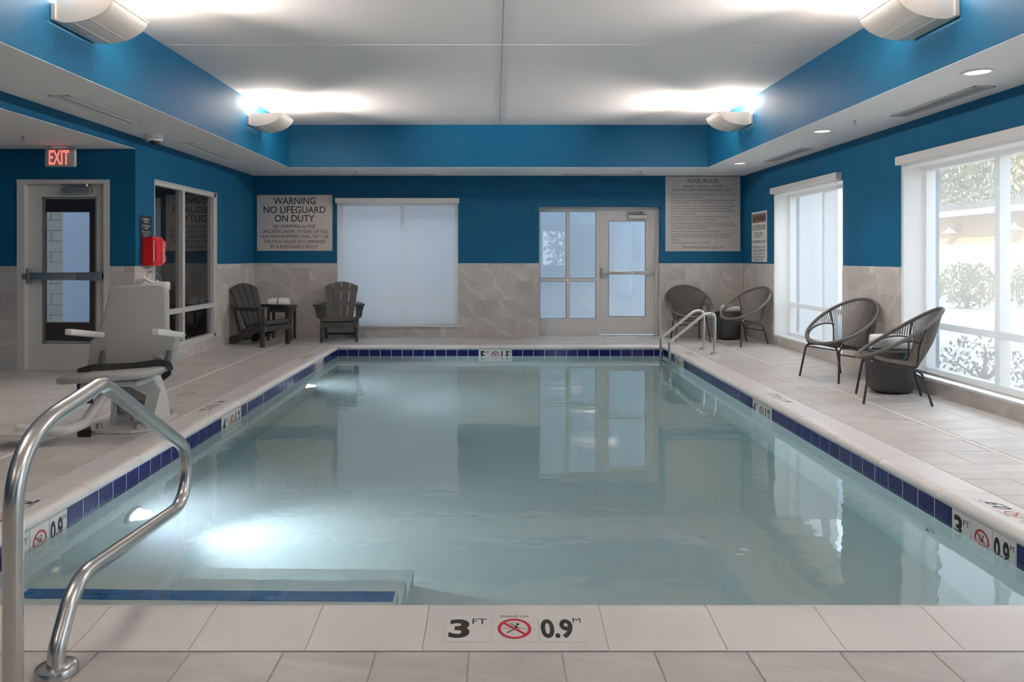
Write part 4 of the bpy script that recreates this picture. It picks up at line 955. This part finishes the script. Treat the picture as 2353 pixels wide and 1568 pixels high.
# ---------------------------------------------------------------- round cord chairs
def cord_chair(label):
    t = thing('cord_chair', label, 'chair', group='round woven cord chairs by the windows')
    A = .355; zf, zb = .385, .835; yf, yb = -.29, .385
    ym, zm = (yf+yb)/2, (zf+zb)/2; hy, hz = (yb-yf)/2, (zb-zf)/2
    def rim(a, k=1.0):   # a: 0 = front, pi = back
        s_, c_ = math.sin(a), math.cos(a)
        return Vector((A*s_*k, ym-hy*c_*k, zm-hz*c_*k - .02*s_*s_))
    n = 48
    b = MB(); b.tube([rim(2*PI*i/n) for i in range(n)], .0165, 9, closed=True); b.build('rim', M_CORD, t, True, 60)
    # seat back bar, two uprights, side arcs, seat ring
    aU = math.radians(118)
    xs, ys, zz = .215, .165, .335
    for s_ in (-1, 1):
        b = MB(); b.tube([rim(s_*aU), Vector((s_*xs*1.04, ys*1.0, .50)), (s_*xs, ys-.01, zz+.02), (s_*xs*.97, ys-.04, zz), (s_*xs*.97, yf+.09, .385)], .0085, 8); b.build('upright', M_TUBE, t, True, 60)
    arcp = {}
    for s_ in (-1, 1):
        P0 = Vector((s_*xs*1.05, ys+.01, .545)); P3 = Vector((s_*.20, yf+.10, .395)); 
        P1 = Vector((s_*.275, .04, .60)); P2 = Vector((s_*.30, yf+.10, .48))
        arcp[s_] = [P0*(1-u)**3+P1*3*u*(1-u)**2+P2*3*u*u*(1-u)+P3*u**3 for u in [k/14 for k in range(15)]]
        b = MB(); b.tube(arcp[s_], .0065, 7); b.build('side_arc', M_TUBE, t, True, 60)
    b = MB(); b.tube([(-xs, ys-.02, zz), (-.1, ys+.015, zz-.006), (.1, ys+.015, zz-.006), (xs, ys-.02, zz)], .008, 8); b.build('rear_bar', M_TUBE, t, True, 60)
    def bez(p, q, sag): 
        m_ = (p+q)/2+sag; return [p, (p*.56+m_*.88+q*.06)/1.5, m_*.75+(p+q)*.125, (q*.56+m_*.88+p*.06)/1.5, q]
    def cords(nm, pairs, r=.0052):
        b = MB()
        for p, q, sg in pairs: b.tube(bez(p, q, sg), r, 4, caps=False)
        o_ = b.build(nm, M_CORD, t, True, 80); o_['kind'] = 'stuff'
    pr = []
    for k in range(42):
        f_ = (k+.5)/42; a = aU+(2*PI-2*aU)*f_; x_ = xs*(1-2*f_)
        x_ = xs*(1-2*f_)
        pr.append((rim(a), Vector((x_, ys+.012-.03*abs(1-2*f_)**3, zz-.003)), Vector((0, .035, -.03))))
    cords('back_cords', pr)
    pr = []
    for s_ in (-1, 1):
        for k in range(24):
            f_ = (k+.5)/24; a = s_*(math.radians(36)+(aU-math.radians(36))*f_)
            i = (1-f_)*14; j = min(13, int(i)); u = i-j
            pr.append((rim(a), arcp[s_][j].lerp(arcp[s_][j+1], u), Vector((s_*.02, 0, -.012))))
    cords('side_cords', pr)
    pr = []
    for k in range(28):
        f_ = (k+.5)/28*2-1; a = math.radians(37)*f_
        pr.append((rim(a), Vector((xs*f_, ys+.010-.03*abs(f_)**3, zz-.003)), Vector((0, 0, -.03))))
    cords('seat_cords', pr)
    # base: two side hoops, cross bars
    for s_ in (-1, 1):
        x0_, x1_ = s_*.225, s_*.205
        fr_ = Vector((s_*.265, -.27, 0)); rr_ = Vector((s_*.225, .27, 0))
        b = MB(); b.tube(fillet([fr_, (x0_, -.215, .352), (x1_, -.02, .338)], {1:.06}, 6), .0105, 9); b.build('leg', M_TUBE, t, True, 60)
        b = MB(); b.tube(fillet([(x1_, -.03, .338), (x1_, .19, .292), rr_], {1:.06}, 6), .0105, 9); b.build('leg', M_TUBE, t, True, 60)
        b = MB(); b.tube([(x0_, -.185, .352), (x0_*.96, -.20, .385)], .009, 6); b.build('mount', M_TUBE, t); b = MB(); b.tube([(x1_, .12, .305), (x1_, .125, .335)], .009, 6); b.build('mount', M_TUBE, t)
        b = MB(); b.lathe([(.008,0),(.006,.006)], 8, M=Matrix.Translation((s_*.232, -.20, .378)) @ Matrix.Rotation(s_*PI/2, 4, 'Y')); b.build('screw', M_SCREW, t)
    b = MB(); b.tube([(-.225,-.205,.325), (.225,-.205,.325)], .0075, 8); b.build('stretcher', M_TUBE, t, True)
    b = MB(); b.tube([(-.212,.225,.215), (.212,.225,.215)], .0075, 8); b.build('stretcher', M_TUBE, t, True)
    return t
def face(dx, dy): return math.atan2(dy, dx)+PI/2       # local -y turned to (dx, dy)
ch = cord_chair('round cord chair facing the viewer, beside the far door')
def place(o, x_, y_, dx, dy):
    o.location = (x_, y_, zr(x_)); o.rotation_euler = (0, 0, face(dx, dy))
place(ch, 3.02, 11.56, -.03, -1)
for lb, x_, y_, dx, dy in (('round cord chair in the corner, left of the narrow shaded window', 3.63, 10.87, -.90, -.38), ('round cord chair against the tiled pier between the windows', 3.63, 7.84, -.93, -.36), ('nearest round cord chair, in front of the charcoal drum table', 3.565, 6.64, -.93, .33)):
    o = copy_tree(ch); o['label'] = lb; place(o, x_, y_, dx, dy)
for lb, x_, y_, r, hh in (('charcoal drum table in the far corner holding a white towel', 3.655, 11.62, .205, .425), ('charcoal drum table behind the nearest round chair', 3.755, 7.04, .215, .40)):
    t = thing('drum_table', lb, 'side table', (x_, y_, zr(x_)), 0, 'charcoal drum tables')
    b = MB(); b.lathe([(r*.80,.012),(r*.90,.03),(r*.97,.075),(r,.14),(r,hh-.02),(r*.985,hh-.006),(r*.96,hh-.012)], 48); b.build('body', M_DRUM, t, True, 50)
    b = MB(); b.lathe([(r*.955,hh-.02),(r*.955,hh-.006),(r*.93,hh),(.001,hh)], 48); b.build('tray_top', M_DRUM, t, True, 40)
    for k in range(4):
        b = MB(); b.lathe([(.014,0),(.014,.014)], 10, c=(r*.6*math.cos(k*PI/2+.6), r*.6*math.sin(k*PI/2+.6), 0)); b.build('foot', M_BLACK, t)
def towel(loc, rz, ln, r, lb, band=False):
    t = thing('rolled_towel', lb, 'towel', loc, rz, 'rolled white towels')
    b = MB(); n = 22; m_ = 12; vs = []; fs = []
    for i in range(m_+1):
        u = -ln/2+ln*i/m_; e = 1-.10*(abs(2*i/m_-1))**6
        for k in range(n):
            a = 2*PI*k/n; rr = r*e*(1+.04*math.sin(3*a+i*.4)+.02*math.sin(7*a))
            z_ = max(-r*.80, rr*math.sin(a)); vs.append((u, rr*1.08*math.cos(a), z_+r*.80))
    for i in range(m_):
        for k in range(n): fs.append((i*n+k, i*n+(k+1)%n, (i+1)*n+(k+1)%n, (i+1)*n+k))
    fs += [tuple(range(n)), tuple(m_*n+k for k in range(n))]
    b.add(vs, fs); b.build('roll', M_TOWEL, t, True, 60)
    b = MB()
    for s_ in (-1, 1):
        sp = [(s_*(ln/2+.001), r*(1-k/34)*.9*math.cos(k*.55), r*.8+r*(1-k/34)*.85*max(-.85, math.sin(k*.55))) for k in range(30)]
        b.tube(sp, .0035, 5)
    b.build('spiral_edge', M_TOWEL, t, True)
    if band:
        b = MB(); b.tube([(.0, (r+.003)*1.10*math.cos(a), max(-r*.80, (r+.003)*1.03*math.sin(a))+r*.80) for a in [2*PI*k/24 for k in range(24)]], .006, 6, closed=True); b.build('band', M_BAND, t, True)
    return t
towel((3.66, 11.56, zr(3.66)+.425), .15, .29, .064, 'rolled white towel on the far corner drum table')
towel((3.765, 7.06, zr(3.755)+.40), -.3, .34, .078, 'rolled white towel on the near drum table, front one')
towel((3.81, 7.24, zr(3.755)+.40), -.3, .26, .07, 'rolled white towel on the near drum table, rear one')

# ---------------------------------------------------------------- slatted lounge chairs and table
def lounge(label):
    t = thing('adirondack_chair', label, 'chair', group='charcoal slatted garden chairs at the far wall')
    for s_ in (-1, 1):
        b = MB(); b.rbox(s_*.265-.017, s_*.265+.017, -.35, -.262, 0, .555, .004, 1); b.build('leg', M_POLY, t)
        # sloping side rail ending in the rear foot
        poly = [(-.36,.355),(-.30,.37),(-.02,.305),(.16,.235),(.25,.17),(.40,.135),(.455,.10),(.475,.05),(.47,.0),(.40,.0),(.30,.035),(.18,.085),(.02,.15),(-.36,.265)]
        b = MB(); b.prism(poly, s_*.232-.016, s_*.232+.016, ((0,1,0),(0,0,1),(1,0,0))); b.build('leg', M_POLY, t)
        b = MB(); ap = [(s_*.215,-.385),(s_*.24,-.405),(s_*.37,-.40),(s_*.39,-.38),(s_*.375,-.15),(s_*.315,.20),(s_*.30,.36),(s_*.235,.36),(s_*.235,.1)]
        b.prism(ap, .555, .58, ((1,0,0),(0,1,0),(0,0,1))); b.build('armrest', M_POLY, t)
        b = MB(); b.prism([(s_*.285,.553),(s_*.37,.553),(s_*.335,.38),(s_*.32,.365),(s_*.285,.36)], -.330, -.295); b.build('arm_bracket', M_POLY, t)
        b = MB(); b.prism([(.30,.57),(.355,.57),(.20,.20),(.135,.20)], s_*.268-.013, s_*.268+.013, ((0,1,0),(0,0,1),(1,0,0))); b.build('back_strut', M_POLY, t)
        b = MB(); b.rbox(s_*.262-.012, s_*.262+.012, -.26, .34, .515, .553, .003, 1); b.build('arm_rail', M_POLY, t)
        b = MB()
        for (y_, z_) in ((-.305,.30),(-.305,.26),(.40,.06),(.33,.10),(.31,.535)): b.lathe([(.008,0),(.006,.004)], 8, M=Matrix.Translation((s_*.283, y_, z_)) @ Matrix.Rotation(s_*PI/2, 4, 'Y'))
        b.build('bolt', M_SCREW, t)
    b = MB(); b.rbox(-.282, .282, -.372, -.348, .225, .305, .003, 1); b.build('front_apron', M_POLY, t)
    b = MB()
    for s_ in (-1, 1):
        for z_ in (.285, .245): b.lathe([(.007,0),(.005,.004)], 8, M=Matrix.Translation((s_*.262, -.372, z_)) @ Matrix.Rotation(PI/2, 4, 'X'))
    b.build('bolt', M_SCREW, t)
    line = [(-.375,.318),(-.355,.372),(-.27,.366),(-.18,.345),(-.09,.325),(0,.303),(.085,.275)]
    for i in range(6):
        (ya, za), (yb_, zb_) = line[i], line[i+1]; d = Vector((0, yb_-ya, zb_-za)); ang = math.atan2(d.z, d.y)
        M = Matrix.Translation((0, (ya+yb_)/2, (za+zb_)/2)) @ Matrix.Rotation(ang, 4, 'X')
        b = MB(); L_ = d.length-.006; b.rbox(-.25, .25, -L_/2, L_/2, -.008, .014, .005, 2, M); b.build('slat', M_POLY, t)
    # fan back of four slats leaning on the rear rail
    rec = math.radians(27); Mb = Matrix.Translation((0, .105, .245)) @ Matrix.Rotation(-rec, 4, 'X')
    n = 4
    def xat(f_, z_): return (-1+2*f_)*(.185+.085*min(1, z_/.62))
    def ztop(x_): return .735-.95*x_*x_*1.25
    for k in range(n):
        f0, f1 = k/n+.012, (k+1)/n-.012
        xa, xb = xat(f0, .62), xat(f1, .62); poly = [(xat(f0, 0), 0), (xat(f1, 0), 0)]
        pts_ = [xb+(xa-xb)*j/5 for j in range(6)]
        poly += [(x_, ztop(x_)) for x_ in pts_]
        b = MB(); b.prism(poly, -.011, .011, M=Mb); b.build('slat', M_POLY, t)
    for z_ in (.11, .36, .62):
        b = MB(); b.rbox(-xat(1, z_)*.97, xat(1, z_)*.97, .011, .033, z_-.03, z_+.03, .003, 1, Mb); b.build('back_rail', M_POLY, t)
    b = MB(); b.rbox(-.25, .25, .36, .385, .055, .085, .003, 1); b.build('rear_stretcher', M_POLY, t)
    return t
lc = lounge('charcoal slatted chair facing the viewer in front of the shaded window')
lc.scale = (1, .86, 1); lc.location = (-2.43, 11.56, 0); lc.rotation_euler = (0, 0, face(.15, -.988))
o = copy_tree(lc); o['label'] = 'charcoal slatted chair turned to the pool in the left corner'
o.location = (-3.46, 10.93, .004); o.rotation_euler = (0, 0, face(.90, -.43))
t = thing('slatted_table', 'charcoal side table between the two slatted chairs', 'side table', (-3.36, 11.62, 0), .06); t.scale = (1, 1, 1.17)
for k in range(4):
    b = MB(); b.rbox(-.20, .20, -.205+.104*k, -.205+.104*k+.098, .425, .447, .004, 1); b.build('slat', M_POLY, t)
for s_ in (-1, 1):
    b = MB(); b.rbox(s_*.165-.012, s_*.165+.012, -.19, .19, .37, .425, .003, 1); b.build('rail', M_POLY, t)
    b = MB(); b.rbox(-.15, .15, s_*.175-.012, s_*.175+.012, .38, .425, .003, 1); b.build('rail', M_POLY, t)
    for q in (-1, 1):
        b = MB(); b.rbox(s_*.165-.02, s_*.165+.02, q*.165-.02, q*.165+.02, 0, .425, .004, 1); b.build('leg', M_POLY, t)
towel((-3.39, 11.57, .529), .05, .31, .075, 'banded rolled white towel on the slatted side table', True)

# ---------------------------------------------------------------- pool lift chair
t = thing('pool_lift', 'white accessible pool lift chair on the deck by the alcove', 'lift chair', (-2.80, 5.60, 0))
LX = lambda px, Y: (px-CX)*Y/F+2.80
LZ = lambda py, Y: EYE-(py-CY)*Y/F
roll = Matrix.Translation((-.02, 0, .45)) @ Matrix.Rotation(math.radians(-4.0), 4, 'Y') @ Matrix.Translation((.02, 0, -.45))
# moulded back, slightly reclined
def mould(poly, th, M, bev=.02, seg=3):
    bm = bmesh.new(); vs = [bm.verts.new((x_, -th/2, z_)) for x_, z_ in poly]; f_ = bm.faces.new(vs)
    r_ = bmesh.ops.extrude_face_region(bm, geom=[f_]); bmesh.ops.translate(bm, verts=[v for v in r_['geom'] if isinstance(v, bmesh.types.BMVert)], vec=(0, th, 0))
    bmesh.ops.recalc_face_normals(bm, faces=list(bm.faces))
    caps_ = [e for e in bm.edges if abs(e.verts[0].co.y-e.verts[1].co.y) < 1e-6]
    bmesh.ops.bevel(bm, geom=caps_, offset=bev, segments=seg, affect='EDGES', profile=.5)
    bm.verts.index_update(); b = MB(); b.add([v.co[:] for v in bm.verts], [[v.index for v in f.verts] for f in bm.faces], M); bm.free(); return b
YBk = 5.58
pp = [(200,862),(203,846),(207,783),(226,771),(231,742),(240,690),(242,669),(247,661),(256,657.5),(300,655.5),(355,652.5),(368,656),(376,665),(378,690),(382,756),(408,773),(407,785),(402,800),(400,862)]
poly = [(LX(x_, YBk), LZ(y_, YBk)-.43) for x_, y_ in pp]
Mb_ = Matrix.Translation((0, YBk-5.60, .43)) @ Matrix.Rotation(math.radians(-7), 4, 'X')
b = mould(poly, .075, Mb_); back = b.build('backrest', M_LIFT, t, True, 50)
xl, xr_ = LX(205, YBk), LX(398, YBk)
sp = [(xl-.01,.02),(xl-.03,-.20),(xl-.02,-.38),(xl+.03,-.43),(xr_-.07,-.43),(xr_-.01,-.38),(xr_+.02,-.18),(xr_-.01,.04)]
bm = None
Mst = roll @ Matrix.Translation((0, -.03, .445)) @ Matrix.Rotation(math.radians(90), 4, 'X') 
b = mould([(x_, y_) for x_, y_ in sp], .048, roll @ Matrix(((1,0,0,0),(0,0,1,-.03),(0,-1,0,.448),(0,0,0,1))) , .018)
b.build('seat', M_LIFT, t, True, 50)
for (xa, sd) in ((LX(222, 5.45), -1), (LX(409, 5.45), 1)):
    z_ = LZ(772, 5.45)
    M = Matrix.Translation((xa, -.10, z_)) @ Matrix.Rotation(math.radians(-9), 4, 'X')
    b = MB(); b.rbox(-.026, .026, -.42, .02, -.021, .021, .008, 2, M); ar = b.build('armrest', M_LIFTW, t, True, 50)
    b = MB(); b.lathe([(.011,0),(.009,.004)], 10, M=Matrix.Translation((xa+sd*.03, -.10, z_)) @ Matrix.Rotation(sd*PI/2, 4, 'Y')); b.build('bolt', M_SCREW, ar)
for px in (228, 381):
    x_ = LX(px, 5.5); b = MB(); b.tube([(x_, -.075, .50), (x_+.01, -.055, .60)], .017, 10); b.build('strap_slot', mat('slot_grey', (.10,.10,.10), .8) if px == 228 else bpy.data.materials['slot_grey'], t, True)
# belt
bl_ = [(-.25,-.2,.462), (-.15,-.19,.492), (.135,-.17,.500), (.33,-.17,.525), (.405,-.18,.515), (.425,-.2,.46), (.37,-.21,.418)]
def ribbon(pts_, w, th, up=(0,.45,.9)):
    b = MB(); P = fillet(pts_, .05, 5); U = Vector(up).normalized(); vs = []; fs = []
    for i, p in enumerate(P):
        tt = (P[min(i+1, len(P)-1)]-P[max(i-1, 0)]).normalized(); u = (U-tt*U.dot(tt)).normalized(); nn = tt.cross(u)
        for a, c_ in ((-1,-1),(1,-1),(1,1),(-1,1)): vs.append(p+u*a*w/2+nn*c_*th/2)
    for i in range(len(P)-1):
        for k in range(4): fs.append((i*4+k, i*4+(k+1)%4, (i+1)*4+(k+1)%4, (i+1)*4+k))
    fs += [(0,1,2,3), tuple(len(vs)-4+k for k in range(4))]; b.add(vs, fs); return b
b = ribbon(bl_, .048, .006); belt = b.build('seat_belt', M_BLACK, t, True, 40)
b = MB(); b.rbox(xr_-.10, xr_-.03, -.135, -.115, .525, .575, .006, 2); b.build('buckle', M_CHROME, belt, True)
for x_ in (-.19, -.125, -.10):
    b = ribbon([(x_, -.30, .42), (x_+.005, -.30, .25)], .022, .004, (1,0,0)); b.build('loose_strap', M_BLACK, t)
# base
b = MB(); b.prism([(-.20,-.15),(-.16,-.17),(.12,-.17),(.22,-.12),(.24,.0),(.20,.45),(.14,.52),(-.14,.52),(-.20,.45)], .004, .026, ((1,0,0),(0,1,0),(0,0,1))); b.build('base_plate', M_LIFTW, t)
for s_ in (-.10, .17):
    b = MB(); b.prism([(-.02,.026),(.36,.026),(.30,.20),(.16,.40),(.06,.40),(.0,.18)], s_-.012, s_+.012, ((0,1,0),(0,0,1),(1,0,0))); b.build('side_plate', M_LIFTW, t)
b = MB(); b.rbox(-.085, .155, .04, .20, .10, .36, .02, 2); col_ = b.build('actuator_cover', M_LIFT, t, True, 50)
b = MB(); Mt = frame((.035, .0385, .185), (1,0,-.22), (.0,0,1)); text(b, 'Smith', .02, 0, .13, .032, Mt, .015); b.box(-.085, -.05, -.022, .022, 0, .001, Mt); b.box(-.05, .10, .024, .030, 0, .001, Mt); lettering(b, M_INK, col_)
for x_, y_ in ((-.15,-.10), (.14,-.11), (.17,.40), (-.14,.42)):
    b = MB(); b.tube([(x_, y_, .026), (x_, y_, .062)], .022, 10); b.build('anchor_bolt', M_CHROME, t, True, 40)
b = MB(); b.tube([(.06,-.02,.07), (.06,-.06,.16)], .014, 8); b.build('pivot_pin', M_CHROME, t)
b = MB(); b.prism([(-.06,.40),(.20,.40),(.28,.30),(.23,.10),(.15,.10),(.17,.26),(.02,.34)], .02, .05, M=Matrix.Translation((.0,-.06,0))); b.build('strut', M_LIFTW, t)
b = MB(); b.rbox(-.20, .22, -.28, .02, .365, .405, .012, 2); b.build('seat_frame', M_LIFTW, t, True)
fr_ = fillet([(-.02,-.16,.37), (-.12,-.34,.12), (-.17,-.50,.095), (-.49,-.50,.115)], .07, 8)
b = MB(); b.tube(fr_, .038, 12); b.build('footrest_arm', M_LIFTW, t, True, 60)
b = MB(); b.prism([(-.30,-.66),(-.62,-.62),(-.64,-.40),(-.30,-.36)], .075, .105, ((1,0,0),(0,1,0),(0,0,1))); b.build('footrest', M_LIFTW, t)
b = MB(); b.prism([(-.24,-.56),(-.14,-.56),(-.20,-.46),(-.25,-.46)], .0, .055, ((1,0,0),(0,1,0),(0,0,1)), Matrix.Translation((.02,.3,.0))); b.build('rubber_foot', M_BLACK, t)
# handset and cradle on top of the back
zt0 = LZ(655, YBk)
b = MB(); b.rbox(LX(335, 5.6), LX(374, 5.6), .06, .14, zt0-.05, zt0+.02, .012, 2); cr = b.build('cradle', M_LIFTW, t, True)
b = MB(); b.tube([(LX(298,5.6), .09, zt0+.0), (LX(306,5.6), .09, zt0+.025), (LX(316,5.6), .09, zt0+.048), (LX(321,5.6), .09, zt0+.052)], [.020,.024,.024,.018], 12); b.build('handset', M_LIFTW, t, True, 60)
b = MB(); b.tube(fillet([(LX(321,5.6), .09, zt0+.045), (LX(332,5.6), .09, zt0+.02), (LX(340,5.6), .1, zt0+.015), (LX(350,5.6), .1, zt0+.028)], .02, 4), .009, 8); b.build('curly_cord', M_LIFTW, t, True)
